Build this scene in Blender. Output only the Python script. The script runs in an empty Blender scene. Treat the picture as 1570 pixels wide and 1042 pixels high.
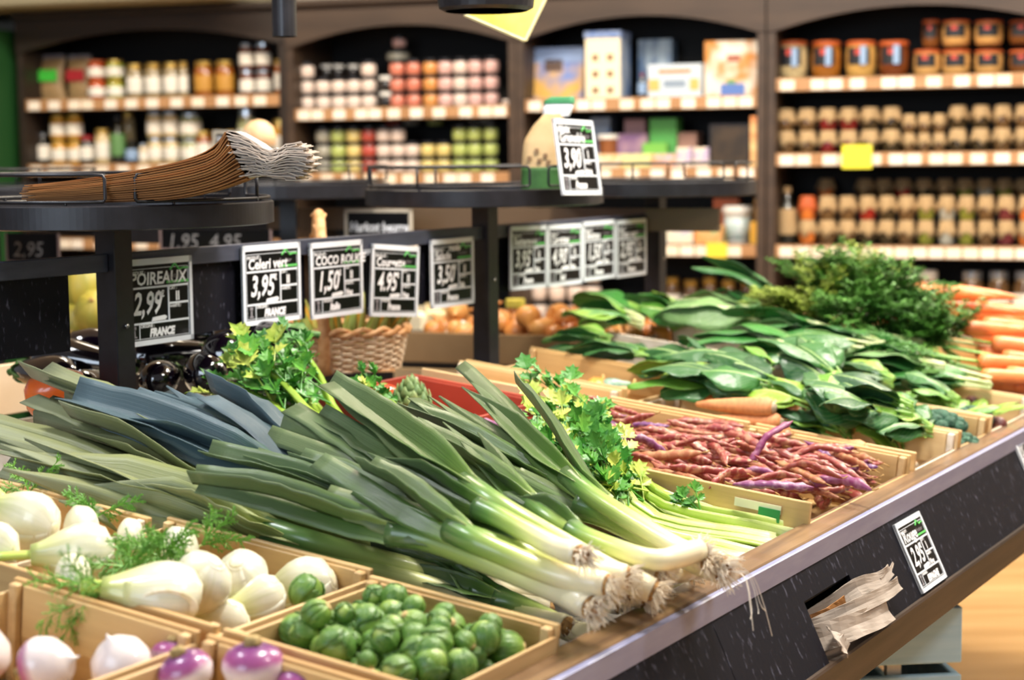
import bpy, math, random
from mathutils import Vector, Matrix, noise
PI=math.pi
rnd=random.Random(11)
scene=bpy.context.scene
C=bpy.data.collections.new('market'); scene.collection.children.link(C)
# ---------------------------------------------------------------- camera
F=2700.; EYE=1.30
pit=math.atan(281/F); rol=0.010
fwd=Vector((0,math.cos(pit),-math.sin(pit))); r0=Vector((1,0,0)); u0=r0.cross(fwd)
CR=math.cos(rol)*r0-math.sin(rol)*u0; CU=math.sin(rol)*r0+math.cos(rol)*u0
CO=Vector((0,0,EYE))
cam=bpy.data.cameras.new('camera'); camo=bpy.data.objects.new('camera',cam); C.objects.link(camo)
m=Matrix((CR,CU,-fwd)).transposed().to_4x4(); m.translation=CO; camo.matrix_world=m
cam.sensor_width=36; cam.lens=F/1570*36; cam.clip_start=.05
cam.dof.use_dof=True; cam.dof.focus_distance=2.35; cam.dof.aperture_fstop=4.3
scene.camera=camo
scene.view_settings.view_transform='Standard'; scene.view_settings.look='None'
scene.view_settings.gamma=1; scene.view_settings.use_curve_mapping=False
scene.view_settings.exposure=-0.10
# ---------------------------------------------------------------- world and lamps
w=bpy.data.worlds.new('w'); scene.world=w; w.use_nodes=True
w.node_tree.nodes['Background'].inputs[0].default_value=(.93,.92,.95,1)
w.node_tree.nodes['Background'].inputs[1].default_value=.24
def area(name,loc,target,sx,sy,power,col,spread=None):
    l=bpy.data.lights.new(name,'AREA'); l.shape='RECTANGLE'; l.size=sx; l.size_y=sy; l.energy=power; l.color=col
    if spread: l.spread=spread
    o=bpy.data.objects.new(name,l); C.objects.link(o); o.location=loc
    o.rotation_euler=(Vector(target)-Vector(loc)).to_track_quat('-Z','Y').to_euler(); return o
area('ceiling_spots_island',(.55,2.35,3.0),(.15,2.3,.8),.8,.3,98,(1,.94,.85))
area('ceiling_spots_island_far',(1.7,3.9,3.0),(1.4,3.6,.8),.9,.35,94,(1,.93,.82))
area('ceiling_spots_left',(-1.4,2.2,2.9),(-.5,2.4,.8),.7,.3,30,(.92,.95,1))
area('shop_window',(-2.2,-1.2,2.0),(0,3,1.0),2.2,1.6,80,(.72,.84,1))
area('ceiling_spots_wall',(.6,4.9,3.0),(.8,6.4,1.1),2.4,.3,60,(1,.92,.82))
area('ceiling_spots_wall_left',(-1.9,5.7,3.0),(-1.6,7.4,1.2),2.4,.3,54,(1,.90,.76))
area('ceiling_spots_middle',(-.6,4.6,3.0),(-.3,4.8,.8),1.4,.4,46,(1,.86,.66))
area('ceiling_spots_aisle',(2.7,5.4,3.0),(1.9,5.4,0),1.6,.8,95,(1,.88,.72))
area('added_fill_aisle_near',(2.0,1.5,2.9),(1.1,2.6,.3),.8,.4,34,(1,.95,.88))  # added fill with no known lamp, brightens the front panel and floor crate
# ---------------------------------------------------------------- frames of the place
ang=math.radians(30.5)
U=Vector((math.sin(ang),math.cos(ang),0)); V=Vector((math.cos(ang),-math.sin(ang),0)); ZZ=Vector((0,0,1))
O=Vector((-.60396,2.67587,.90)); SL=.105
def ray(px,py): return fwd+CR*((px-785)/F)-CU*((py-521)/F)
def at(px,py,d): return CO+ray(px,py)*d
def W(s,t,h=0): return O+U*s+V*t+Vector((0,0,-SL*t+h))
def st(px,py,h=0):
    n=ZZ+V*SL; r=ray(px,py); k=(O+ZZ*h-CO).dot(n)/r.dot(n); p=CO+r*k-O; return p.dot(U),p.dot(V)
def P(px,py,h=0): return W(*st(px,py,h),h)
def RL(px,py,t=0.):              # point on the upright plane of the sign rails
    r=ray(px,py); k=(O+V*t-CO).dot(V)/r.dot(V); p=CO+r*k; return (p-O).dot(U),p.z
WD=Vector((7285,-2700,0)).normalized(); WN=Vector((-WD.y,WD.x,0)); W0=at(1175,300,6.5); W0.z=0
def wp(px,py,off=0):
    r=ray(px,py); k=(W0+WN*off-CO).dot(WN)/r.dot(WN); p=CO+r*k; return (p-W0).dot(WD),p.z
MW=Matrix((WD,WN,ZZ)).transposed().to_4x4(); MW.translation=W0
def MC(s,t,h=0):
    y=(-V+ZZ*SL).normalized(); z=U.cross(y).normalized()
    M=Matrix((U,y,z)).transposed().to_4x4(); M.translation=W(s,t,h); return M
def MR(s,z,t=0.,yaw=0.,roll=0.): # upright frame on a rail: X along the rail, -Y towards the shopper's side
    M=Matrix((U,-V,ZZ)).transposed().to_4x4(); M=M@Matrix.Rotation(yaw,4,'Z')@Matrix.Rotation(roll,4,'Y')
    p=O+U*s+V*t; p.z=z; M.translation=p; return M
def T(x,y,z): return Matrix.Translation((x,y,z))
def RX(a): return Matrix.Rotation(a,4,'X')
def RY(a): return Matrix.Rotation(a,4,'Y')
def RZ(a): return Matrix.Rotation(a,4,'Z')
def S(x,y,z): return Matrix.Diagonal((x,y,z,1))
def frame(loc,xdir,up=ZZ):
    x=Vector(xdir).normalized(); y=up.cross(x)
    if y.length<1e-4: y=Vector((0,1,0))
    y.normalize(); z=x.cross(y); M=Matrix((x,y,z)).transposed().to_4x4(); M.translation=loc; return M
# ---------------------------------------------------------------- materials
def lin(h):
    if isinstance(h,str):
        h=h.lstrip('#'); c=[int(h[i:i+2],16)/255 for i in (0,2,4)]
    else: c=h
    return tuple(x/12.92 if x<=.04045 else ((x+.055)/1.055)**2.4 for x in c)+(1,)
MT={}
def M_(name,col,rough=.5,metal=0,col2=None,ns=(20,20,20),nd=4,amt=(.35,.65),bump=0,bs=None,coat=0,sss=0,rand=None,trans=0,uv=False,spec=.5,alpha=1):
    if name in MT: return MT[name]
    mt=bpy.data.materials.new(name); mt.use_nodes=True; nt=mt.node_tree; b=nt.nodes['Principled BSDF']
    N=nt.nodes.new; L=nt.links.new
    b.inputs['Base Color'].default_value=lin(col); b.inputs['Roughness'].default_value=rough
    b.inputs['Metallic'].default_value=metal; b.inputs['Coat Weight'].default_value=coat
    b.inputs['Specular IOR Level'].default_value=spec
    b.inputs['Transmission Weight'].default_value=trans
    if sss: b.inputs['Subsurface Weight'].default_value=sss; b.inputs['Subsurface Radius'].default_value=(.01,.01,.005); b.inputs['Subsurface Scale'].default_value=.6
    tc=N('ShaderNodeTexCoord'); src=tc.outputs['UV' if uv else 'Object']
    out=None
    if col2 is not None:
        mp=N('ShaderNodeMapping'); mp.inputs['Scale'].default_value=ns; L(src,mp.inputs[0])
        nz=N('ShaderNodeTexNoise'); nz.inputs['Scale'].default_value=1; nz.inputs['Detail'].default_value=nd; L(mp.outputs[0],nz.inputs[0])
        mr=N('ShaderNodeMapRange'); mr.inputs[1].default_value=amt[0]; mr.inputs[2].default_value=amt[1]; L(nz.outputs[0],mr.inputs[0])
        mx=N('ShaderNodeMix'); mx.data_type='RGBA'; mx.inputs[6].default_value=lin(col); mx.inputs[7].default_value=lin(col2)
        L(mr.outputs[0],mx.inputs[0]); out=mx.outputs[2]
    if rand is not None:
        oi=N('ShaderNodeObjectInfo'); mx2=N('ShaderNodeMix'); mx2.data_type='RGBA'
        if out: L(out,mx2.inputs[6])
        else: mx2.inputs[6].default_value=lin(col)
        mx2.inputs[7].default_value=lin(rand); mlt=N('ShaderNodeMath'); mlt.operation='MULTIPLY'; mlt.inputs[1].default_value=.7
        L(oi.outputs['Random'],mlt.inputs[0]); L(mlt.outputs[0],mx2.inputs[0]); out=mx2.outputs[2]
    if out: L(out,b.inputs['Base Color'])
    if bump:
        mp=N('ShaderNodeMapping'); mp.inputs['Scale'].default_value=bs or ns; L(src,mp.inputs[0])
        nz=N('ShaderNodeTexNoise'); nz.inputs['Scale'].default_value=1; nz.inputs['Detail'].default_value=5; L(mp.outputs[0],nz.inputs[0])
        bp=N('ShaderNodeBump'); bp.inputs['Strength'].default_value=bump; bp.inputs['Distance'].default_value=.004; L(nz.outputs[0],bp.inputs['Height']); L(bp.outputs[0],b.inputs['Normal'])
    MT[name]=mt; return mt
def ramp_mat(name,stops,rough=.45,streak=(70,3,1),samt=.25,dark='#20281c',rand=None,bump=.25,coat=0,axis=1,sss=0,spec=.5):
    """colour runs along the UV v axis, with fine streaks along the same axis"""
    if name in MT: return MT[name]
    mt=bpy.data.materials.new(name); mt.use_nodes=True; nt=mt.node_tree; b=nt.nodes['Principled BSDF']; N=nt.nodes.new; L=nt.links.new
    b.inputs['Roughness'].default_value=rough; b.inputs['Coat Weight'].default_value=coat; b.inputs['Specular IOR Level'].default_value=spec
    if sss: b.inputs['Subsurface Weight'].default_value=sss; b.inputs['Subsurface Radius'].default_value=(.01,.01,.005); b.inputs['Subsurface Scale'].default_value=.6
    tc=N('ShaderNodeTexCoord'); sp=N('ShaderNodeSeparateXYZ'); L(tc.outputs['UV'],sp.inputs[0])
    mp=N('ShaderNodeMapping'); mp.inputs['Scale'].default_value=streak; L(tc.outputs['UV'],mp.inputs[0])
    oi=N('ShaderNodeObjectInfo'); cb=N('ShaderNodeCombineXYZ'); ml=N('ShaderNodeMath'); ml.operation='MULTIPLY'; ml.inputs[1].default_value=37
    L(oi.outputs['Random'],ml.inputs[0]); L(ml.outputs[0],cb.inputs[2]); L(cb.outputs[0],mp.inputs['Location'])
    nz=N('ShaderNodeTexNoise'); nz.inputs['Scale'].default_value=1; nz.inputs['Detail'].default_value=4; L(mp.outputs[0],nz.inputs[0])
    ad=N('ShaderNodeMath'); ad.operation='MULTIPLY_ADD'; ad.inputs[1].default_value=.12; L(nz.outputs[0],ad.inputs[0]); L(sp.outputs[axis],ad.inputs[2])
    sb=N('ShaderNodeMath'); sb.operation='SUBTRACT'; sb.inputs[1].default_value=.06; L(ad.outputs[0],sb.inputs[0])
    cr=N('ShaderNodeValToRGB'); L(sb.outputs[0],cr.inputs[0]); el=cr.color_ramp.elements
    el[0].position=stops[0][0]; el[0].color=lin(stops[0][1]); el[1].position=stops[-1][0]; el[1].color=lin(stops[-1][1])
    for p,c in stops[1:-1]: e=el.new(p); e.color=lin(c)
    mr=N('ShaderNodeMapRange'); mr.inputs[1].default_value=.35; mr.inputs[2].default_value=.75; mr.inputs[4].default_value=samt; L(nz.outputs[0],mr.inputs[0])
    mx=N('ShaderNodeMix'); mx.data_type='RGBA'; L(mr.outputs[0],mx.inputs[0]); L(cr.outputs[0],mx.inputs[6]); mx.inputs[7].default_value=lin(dark); out=mx.outputs[2]
    if rand:
        m3=N('ShaderNodeMix'); m3.data_type='RGBA'; m4=N('ShaderNodeMath'); m4.operation='MULTIPLY'; m4.inputs[1].default_value=.45
        L(oi.outputs['Random'],m4.inputs[0]); L(m4.outputs[0],m3.inputs[0]); L(out,m3.inputs[6]); m3.inputs[7].default_value=lin(rand)
        m3.blend_type='MIX'; out=m3.outputs[2]
    L(out,b.inputs['Base Color'])
    if bump:
        bp=N('ShaderNodeBump'); bp.inputs['Strength'].default_value=bump; bp.inputs['Distance'].default_value=.002; L(nz.outputs[0],bp.inputs['Height']); L(bp.outputs[0],b.inputs['Normal'])
    MT[name]=mt; return mt
wood=M_('crate_pine','#c8a065',.5,col2='#a57a45',ns=(70,4,70),nd=6,bump=.2,rand='#d9b980')
woods=M_('crate_pine_slat','#d3b07a',.5,col2='#b08a55',ns=(4,70,70),nd=6,bump=.2,rand='#e6c896')
woody=M_('crate_pine_pale','#e0be86',.5,col2='#c3965a',ns=(70,5,60),nd=6,bump=.2,rand='#ead0a0')
woodw=M_('crate_poplar_white','#e8dccb',.6,col2='#cdbda4',ns=(8,30,40),nd=5,bump=.2)
oak=M_('counter_ledge_wood','#8a6c4b',.34,col2='#5e4631',ns=(3,60,60),nd=7,bump=.15,coat=.25)
trimw=M_('counter_trim_wood','#453529',.5,col2='#30251d',ns=(3,50,50),nd=6,bump=.1,spec=.25)
strip=M_('grey_metal_edge','#8a8daa',.4,metal=0,col2='#73769a',ns=(10,60,60),amt=(.3,.8))
chalk=M_('chalkboard_panel','#13131b',.55,col2='#5c5c6c',ns=(130,40,60),nd=9,amt=(.60,.80),bump=.06,spec=.15)
blackm=M_('black_painted_steel','#19181c',.38,col2='#26252b',ns=(30,30,30),amt=(.4,.8),bump=.04)
railm=M_('grey_blue_steel_rail','#4c5060',.4,metal=.2,col2='#3a3d4a',ns=(6,40,40))
glassy=M_('black_card','#08080b',.3,spec=.25)
white=M_('white_plastic','#e8eef6',.45)
chalkw=M_('white_chalk_ink','#f2f4f8',.6)
greenp=M_('green_print','#5fc060',.6); redp=M_('red_print','#a02030',.6); greyp=M_('grey_print','#8e8a90',.6)
kraft=M_('kraft_paper','#a8733c',.75,col2='#8f5d2e',ns=(12,12,60),bump=.2)
kraftl=M_('kraft_paper_pale','#cabdb0',.75,col2='#b3a598',ns=(20,20,20),bump=.3)
kraftc=M_('kraft_jar_cover','#cfb184',.8,col2='#a58458',ns=(50,50,50),bump=.5)
cabm=M_('cabinet_dark_wood','#2b2018',.5,col2='#211812',ns=(3,3,20),bump=.05)
cabh=M_('cabinet_header_wood','#453528',.5,col2='#392b20',ns=(3,3,20))
cabb=M_('cabinet_black_back','#0c0a09',.7)
shelfm=M_('shelf_edge_wood','#b58a60',.5,col2='#a0764e',ns=(4,20,20))
labm=M_('paper_price_label','#f0e6d8',.6,rand='#e8d8bc')
# ---------------------------------------------------------------- mesh builder
class MB:
    def __init__(s): s.v=[];s.f=[];s.uv=[]
    def add(s,vs,fs,uvs=None):
        o=len(s.v); s.v+= [Vector(v) for v in vs]; s.f+=[tuple(i+o for i in f) for f in fs]
        s.uv+= uvs if uvs else [(0,0)]*len(vs)
    def box(s,x0,x1,y0,y1,z0,z1,M=None,bev=0):
        if bev:
            b=min(bev,(x1-x0)/2.01,(y1-y0)/2.01,(z1-z0)/2.01); vs=[];idx={}
            for i,(x,dx) in enumerate(((x0,1),(x1,-1))):
                for j,(y,dy) in enumerate(((y0,1),(y1,-1))):
                    for k,(z,dz) in enumerate(((z0,1),(z1,-1))):
                        for a,pt in enumerate(((x,y+dy*b,z+dz*b),(x+dx*b,y,z+dz*b),(x+dx*b,y+dy*b,z))):
                            idx[i,j,k,a]=len(vs); vs.append(Vector(pt))
            fs=[]
            for i in (0,1): fs.append([idx[i,0,0,0],idx[i,0,1,0],idx[i,1,1,0],idx[i,1,0,0]][::(1 if i==0 else -1)])
            for j in (0,1): fs.append([idx[0,j,0,1],idx[1,j,0,1],idx[1,j,1,1],idx[0,j,1,1]][::(1 if j==0 else -1)])
            for k in (0,1): fs.append([idx[0,0,k,2],idx[0,1,k,2],idx[1,1,k,2],idx[1,0,k,2]][::(1 if k==0 else -1)])
            for i in (0,1):
                for j in (0,1): 
                    f=[idx[i,j,0,0],idx[i,j,0,1],idx[i,j,1,1],idx[i,j,1,0]]; fs.append(f if (i+j)%2 else f[::-1])
                for k in (0,1):
                    f=[idx[i,0,k,0],idx[i,0,k,2],idx[i,1,k,2],idx[i,1,k,0]]; fs.append(f[::-1] if (i+k)%2 else f)
            for j in (0,1):
                for k in (0,1):
                    f=[idx[0,j,k,1],idx[0,j,k,2],idx[1,j,k,2],idx[1,j,k,1]]; fs.append(f if (j+k)%2 else f[::-1])
            for i in (0,1):
                for j in (0,1):
                    for k in (0,1):
                        f=[idx[i,j,k,a] for a in range(3)]; fs.append(f if (i+j+k)%2 else f[::-1])
        else:
            vs=[Vector((x,y,z)) for x in (x0,x1) for y in (y0,y1) for z in (z0,z1)]
            fs=[(0,1,3,2),(4,6,7,5),(0,4,5,1),(2,3,7,6),(0,2,6,4),(1,5,7,3)]
        if M: vs=[M@v for v in vs]
        s.add(vs,fs); return s
    def tube(s,pts,rad,n=8,cap=True,flat=None,v0=0,v1=1,up=None):
        pts=[Vector(p) for p in pts]; m=len(pts)
        if not hasattr(rad,'__len__'): rad=[rad]*m
        t=(pts[1]-pts[0]).normalized(); a=(up or ZZ).cross(t)
        if a.length<1e-3: a=Vector((1,0,0)).cross(t)
        a.normalize(); vs=[];uv=[]
        for i,p in enumerate(pts):
            t=(pts[min(i+1,m-1)]-pts[max(i-1,0)]).normalized(); a=(a-t*a.dot(t)).normalized(); b=t.cross(a)
            for k in range(n):
                q=2*PI*k/n; vs.append(p+a*(math.cos(q)*rad[i])+b*(math.sin(q)*rad[i]*(flat or 1)))
                uv.append((k/n,v0+(v1-v0)*i/(m-1)))
        fs=[(i*n+k,i*n+(k+1)%n,(i+1)*n+(k+1)%n,(i+1)*n+k) for i in range(m-1) for k in range(n)]
        if cap: fs.append(tuple(range(n))[::-1]); fs.append(tuple((m-1)*n+k for k in range(n)))
        s.add(vs,fs,uv); return s
    def lathe(s,prof,n=16,M=None,fn=None):
        m=len(prof); vs=[];uv=[]
        for i,(r,z) in enumerate(prof):
            for k in range(n):
                q=2*PI*k/n; rr=r*(fn(q,i/(m-1)) if fn else 1); vs.append(Vector((rr*math.cos(q),rr*math.sin(q),z))); uv.append((k/n,i/(m-1)))
        fs=[(i*n+k,i*n+(k+1)%n,(i+1)*n+(k+1)%n,(i+1)*n+k) for i in range(m-1) for k in range(n)]
        if prof[0][0]>1e-5: fs.append(tuple(range(n))[::-1])
        if prof[-1][0]>1e-5: fs.append(tuple((m-1)*n+k for k in range(n)))
        if M: vs=[M@v for v in vs]
        s.add(vs,fs,uv); return s
    def strap(s,pts,wid,ups,phi,v0=0,v1=1,nx=4,ruf=0,seed=0,th=0):
        """a folded blade: half angle phi[i] lifts the margins above the keel"""
        m=len(pts); vs=[];uv=[]
        for i,p in enumerate(pts):
            p=Vector(p); t=(Vector(pts[min(i+1,m-1)])-Vector(pts[max(i-1,0)])).normalized()
            up=ups[i] if isinstance(ups,list) else ups
            sd=t.cross(up).normalized(); nn=sd.cross(t).normalized()
            for k in range(nx+1):
                q=2*k/nx-1; x=q*wid[i]/2; lift=abs(q)**1.05*wid[i]/2*math.sin(phi[i])
                rf=ruf*wid[i]*abs(q)**2*math.sin(i*1.9+seed+q*2) if ruf else 0
                vs.append(p+sd*(x*math.cos(phi[i]))+nn*(lift+rf)); uv.append((k/nx,v0+(v1-v0)*i/(m-1)))
        q=nx+1; fs=[(i*q+k,(i+1)*q+k,(i+1)*q+k+1,i*q+k+1) for i in range(m-1) for k in range(nx)]
        s.add(vs,fs,uv); return s
    def poly(s,pts,th,M=None):
        """flat outline in XZ, thickness th along +Y"""
        n=len(pts); vs=[Vector((x,0,z)) for x,z in pts]+[Vector((x,th,z)) for x,z in pts]
        if M: vs=[M@v for v in vs]
        s.add(vs,[tuple(range(n)),tuple(range(2*n-1,n-1,-1))]+[(i,i+n,(i+1)%n+n,(i+1)%n) for i in range(n)]); return s
    def ell(s,c,rx,ry,rz,M=None,nu=10,nv=7,fn=None):
        vs=[];uv=[]
        for i in range(nv+1):
            th=PI*i/nv
            for k in range(nu):
                q=2*PI*k/nu; d=Vector((math.sin(th)*math.cos(q),math.sin(th)*math.sin(q),math.cos(th))); e=fn(d) if fn else 1
                p=Vector((d.x*rx*e,d.y*ry*e,d.z*rz*e)); p=(M@p if M else p)+Vector(c); vs.append(p); uv.append((k/nu,i/nv))
        s.add(vs,[(i*nu+k,(i+1)*nu+k,(i+1)*nu+(k+1)%nu,i*nu+(k+1)%nu) for i in range(nv) for k in range(nu)],uv); return s
    def build(s,name,mat,parent=None,smooth=False,world=False,M=None,thick=0,bev=0):
        me=bpy.data.meshes.new(name); vs=s.v
        if world and parent is not None: I=MX[parent.name].inverted(); vs=[I@v for v in vs]
        me.from_pydata([tuple(v) for v in vs],[],s.f); me.validate()
        uvl=me.uv_layers.new(name='UVMap')
        if len(me.loops): 
            arr=[0.0]*(2*len(me.loops))
            for lp in me.loops: arr[2*lp.index],arr[2*lp.index+1]=s.uv[lp.vertex_index]
            uvl.data.foreach_set('uv',arr)
        if smooth: me.polygons.foreach_set('use_smooth',[True]*len(me.polygons))
        me.materials.append(mat); o=bpy.data.objects.new(name,me); C.objects.link(o)
        if parent is not None: o.parent=parent; MX[o.name]=MX[parent.name]
        else: MX[o.name]=M.copy() if M else Matrix.Identity(4); o.matrix_world=MX[o.name]
        if thick:
            md=o.modifiers.new('thickness','SOLIDIFY'); md.thickness=thick; md.offset=0
        if bev:
            md=o.modifiers.new('bevel','BEVEL'); md.width=bev; md.segments=2
        return o
MX={}
def tag(o,label=None,cat=None,group=None,kind=None):
    if label:
        assert 4<=len(label.split())<=16,label
        o['label']=label
    if cat: o['category']=cat
    if group: o['group']=group
    if kind: o['kind']=kind
    return o
def thing(name,label,cat,M,group=None):
    o=bpy.data.objects.new(name,None); C.objects.link(o); o.empty_display_size=.02
    o.matrix_world=M; MX[o.name]=M.copy(); return tag(o,label,cat,group)
def dup(o,M,label=None,group=None):
    c=o.copy(); C.objects.link(c); c.matrix_world=M; MX[c.name]=M.copy()
    if label: c['label']=label
    if group: c['group']=group
    for ch in KIDS.get(o.name,[]):
        d=ch.copy(); C.objects.link(d); d.parent=c
        for g in KIDS.get(ch.name,[]):
            e=g.copy(); C.objects.link(e); e.parent=d
    return c
KIDS={}
def keep(o):
    KIDS[o.name]=[x for x in C.objects if x.parent==o]
    for k in KIDS[o.name]: KIDS[k.name]=[x for x in C.objects if x.parent==k]
    return o
def ordn(i): return ('first second third fourth fifth sixth seventh eighth ninth tenth eleventh twelfth thirteenth fourteenth fifteenth sixteenth'.split()+['last']*40)[i]
def spl(ps,n):
    """Catmull-Rom through ps"""
    ps=[Vector(p) for p in ps]; q=[ps[0]*2-ps[1]]+ps+[ps[-1]*2-ps[-2]]; out=[]
    m=len(ps)-1
    for i in range(n+1):
        x=i/n*m; k=min(int(x),m-1); f=x-k; a,b,c,d=q[k:k+4]
        out.append(.5*((2*b)+(-a+c)*f+(2*a-5*b+4*c-d)*f*f+(-a+3*b-3*c+d)*f**3))
    return out
def text(body,size,mat,parent,M,name='lettering',shear=.15,bold=.0,align='LEFT',sx=1):
    cu=bpy.data.curves.new('t','FONT'); cu.body=body; cu.size=size; cu.shear=shear; cu.offset=bold; cu.align_x=align; cu.resolution_u=2
    ob=bpy.data.objects.new('t',cu); me=ob.to_mesh(); vs=[v.co.copy() for v in me.vertices]; fs=[tuple(p.vertices) for p in me.polygons]
    ob.to_mesh_clear(); bpy.data.objects.remove(ob); bpy.data.curves.remove(cu)
    mb=MB(); Q=M@RX(PI/2)@S(sx,1,1); mb.add([Q@v for v in vs],fs); return mb.build(name,mat,parent)
exec_parts=[]
# ================================================================ THE ROOM
def struct(name,mb,mat,M=None,**k): o=mb.build(name,mat,M=M,**k); o['kind']='structure'; return o
floorm=M_('floor_wood','#d0a874',.3,col2='#b48c5a',ns=(1.2,14,1),nd=6,bump=.03)
struct('floor',MB().box(-9,9,-6,12,-.05,0,M=RZ(math.radians(-20.3))),floorm)
wallm=M_('wall_beige_paint','#9a958b',.8,col2='#8f8a80',ns=(2,2,2))
struct('wall_back',MB().box(-7,7,.42,.6,0,3.3),wallm,MW)
struct('wall_left',MB().box(-3.9,-3.3,-.35,.42,0,1.86),M_('wall_green_paint','#0d4414',.7),MW)
struct('trim_1',MB().box(-5.2,-2.15,-.25,.42,1.935,2.02,bev=.01),M_('lintel_beige','#857e66',.7),MW)
struct('ceiling',MB().box(-9,9,1.2,12,3.3,3.4),M_('ceiling_white','#d8d4ca',.8))
# ================================================================ THE COUNTER
S0,S1=-1.7,2.45
ct=thing('display_counter','long sloping vegetable counter with wooden ledge, grey edge strip and black chalkboard front','counter',MC(0,0,0))
def cb(name,mat,x0,x1,t0,t1,h0,h1,bev=0): return MB().box(x0,x1,-t1,-t0,h0,h1,bev=bev).build(name,mat,ct)
bed=M_('counter_bed_grey','#57524a',.6,col2='#3f3b35',ns=(8,8,8))
cb('bed',bed,S0,S1,-.02,1.04,-.10,-.078)
cb('ledge',oak,S0,S1,1.015,1.055,-.076,0,.002)
e=MB().box(S0,S1,-.58,.02,-.10,-.078,M=RX(2*math.atan(SL))); e.build('rear_bed',bed,ct)   # falls away on the far side
# the front, in upright world coordinates along the counter
def along(profile,name,mat,s0=S0,s1=S1,parent=ct,close=True):
    """profile = (t,z) ring swept along the counter"""
    n=len(profile); vs=[]
    for s in (s0,s1):
        for t,z in profile: p=O+U*s+V*t; p.z=z; vs.append(p)
    mb=MB(); mb.add(vs,[(i,i+n,(i+1)%n+n,(i+1)%n) for i in range(n)]+[tuple(range(n)),tuple(range(2*n-1,n-1,-1))])
    return mb.build(name,mat,parent,world=True)
Z0=.9-SL*1.055
along([(1.0,Z0-.03),(1.0,Z0-.002),(1.0555,Z0-.002),(1.0575,Z0-.003),(1.0575,Z0-.03)],'edge_strip',strip)
pt0=(1.056,Z0-.030); pt1=(1.108,Z0-.142)
def pan(f,o=0):   # point on the sloping front panel, o = outward offset
    d=Vector((pt1[0]-pt0[0],pt1[1]-pt0[1])).normalized(); n=Vector((-d.y,d.x)); 
    return (pt0[0]+(pt1[0]-pt0[0])*f+n.x*o, pt0[1]+(pt1[1]-pt0[1])*f+n.y*o)
def panst(px,py):  # photo point to (s, f) on the panel
    a=pan(0);b=pan(1); dv=V*(b[0]-a[0])+ZZ*(b[1]-a[1]); n=U.cross(dv); p0=Vector((O.x,O.y,0))+V*a[0]+ZZ*a[1]; r=ray(px,py)
    k=(p0-CO).dot(n)/r.dot(n); q=CO+r*k-p0; return q.dot(U), q.dot(dv)/dv.dot(dv)
sl0,_=panst(1238,935); sl1,_=panst(1300,900); sl1+=.02
seam=panst(1100,975)[0]
def panel(s0,s1,f0,f1,name='front_panel'): return along([pan(f0,-.006),pan(f0),pan(f1),pan(f1,-.006)],name,chalk,s0,s1)
panel(S0,seam-.0008,0,1); panel(seam+.0008,sl0,0,1); panel(sl1,1.2,0,1); panel(1.2016,S1,0,1)
FU,FD=.30,1.0
panel(sl0,sl1,0,FU)
blk=M_('slot_inside_black','#050505',.9)
along([pan(FU,-.006),pan(FU,-.09),pan(1.0,-.09),pan(1.0,-.006),pan(1.0,-.009),pan(.97,-.085),pan(FU+.03,-.085),pan(FU+.03,-.009)],'bag_slot',blk,sl0,sl1)
along([(1.07,Z0-.142),(1.112,Z0-.139),(1.114,Z0-.142),(1.114,Z0-.186),(1.07,Z0-.186)],'bottom_trim',trimw)
along([(.44,Z0-.20),(1.07,Z0-.150),(1.07,Z0-.186),(.44,Z0-.26)],'underside',M_('under_counter_dark','#15130f',.8))
along([(-.52,.10),(-.50,.72),(.44,.70),(.44,.10)],'base_cabinet',M_('under_counter_dark','',.8),S0,2.2)
along([(-.46,0),(-.46,.10),(.38,.10),(.38,0)],'plinth',M_('under_counter_dark','',.8),S0,2.15)
# ---------------------------------------------------------------- tray stands
POST=[0.0,1.085,1.885]
SURF=.9-.078
def tray_stand(s,label):
    M=MR(s,SURF+.0); th=thing('tray_stand',label,'stand',M,'round tray stands along the counter')
    z=lambda h:h-SURF
    MB().box(-.02,.02,-.02,.02,0,z(1.205),bev=.0015).build('post',blackm,th)
    MB().lathe([(0.001,z(1.203)),(.236,z(1.203)),(.243,z(1.205)),(.243,z(1.236)),(.240,z(1.238)),(.237,z(1.236)),(.237,z(1.226)),(.001,z(1.226))],160).build('tray',blackm,th,smooth=False)
    for k in range(3):
        g=MB(); a0=math.radians(k*120+8+rail_rot); a1=math.radians((k+1)*120-2+rail_rot)-.0; R=.236
        n=26; top=[]; 
        def pp(a,h): return Vector((R*math.cos(a),R*math.sin(a),z(h)))
        lo,hi=1.243,1.281
        top=[pp(a0,lo+.004)]+[pp(a0,hi-.006),pp(a0+.012,hi-.001)]+[pp(a0+(a1-a0)*i/n,hi) for i in range(1,n)]+[pp(a1-.012,hi-.001),pp(a1,hi-.006),pp(a1,lo+.004)]
        bot=[pp(a1-.012,lo)]+[pp(a0+(a1-a0)*i/n,lo) for i in range(n-1,0,-1)]+[pp(a0+.012,lo)]
        ring=top+bot; ring.append(ring[0]); g.tube(ring,.0027,6,cap=False); g.tube([pp((a0+a1)/2,lo),pp((a0+a1)/2,hi)],.0027,6)
        for q in (.12,.5,.88): a=a0+(a1-a0)*q; g.tube([pp(a,1.236),pp(a,lo)],.0022,6)
        g.build('guard_rail',blackm,th,smooth=True)
    MB().lathe([(0,0),(.004,.001),(.004,.003),(0,.0035)],10,RX(PI/2)@T(0,z(1.05),.0205)).build('screw',M_('bright_screw','#c8c8c8',.25,1),th,smooth=True)
    return th
rail_rot=-137
tray_stand(POST[0],'nearest round black tray stand with the fan of kraft bags on it')
rail_rot=-125
tray_stand(POST[1],'middle round black tray stand carrying the paper sack and price card')
rail_rot=-110
tray_stand(POST[2],'farthest round black tray stand, empty, behind the four joined price cards')
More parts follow.
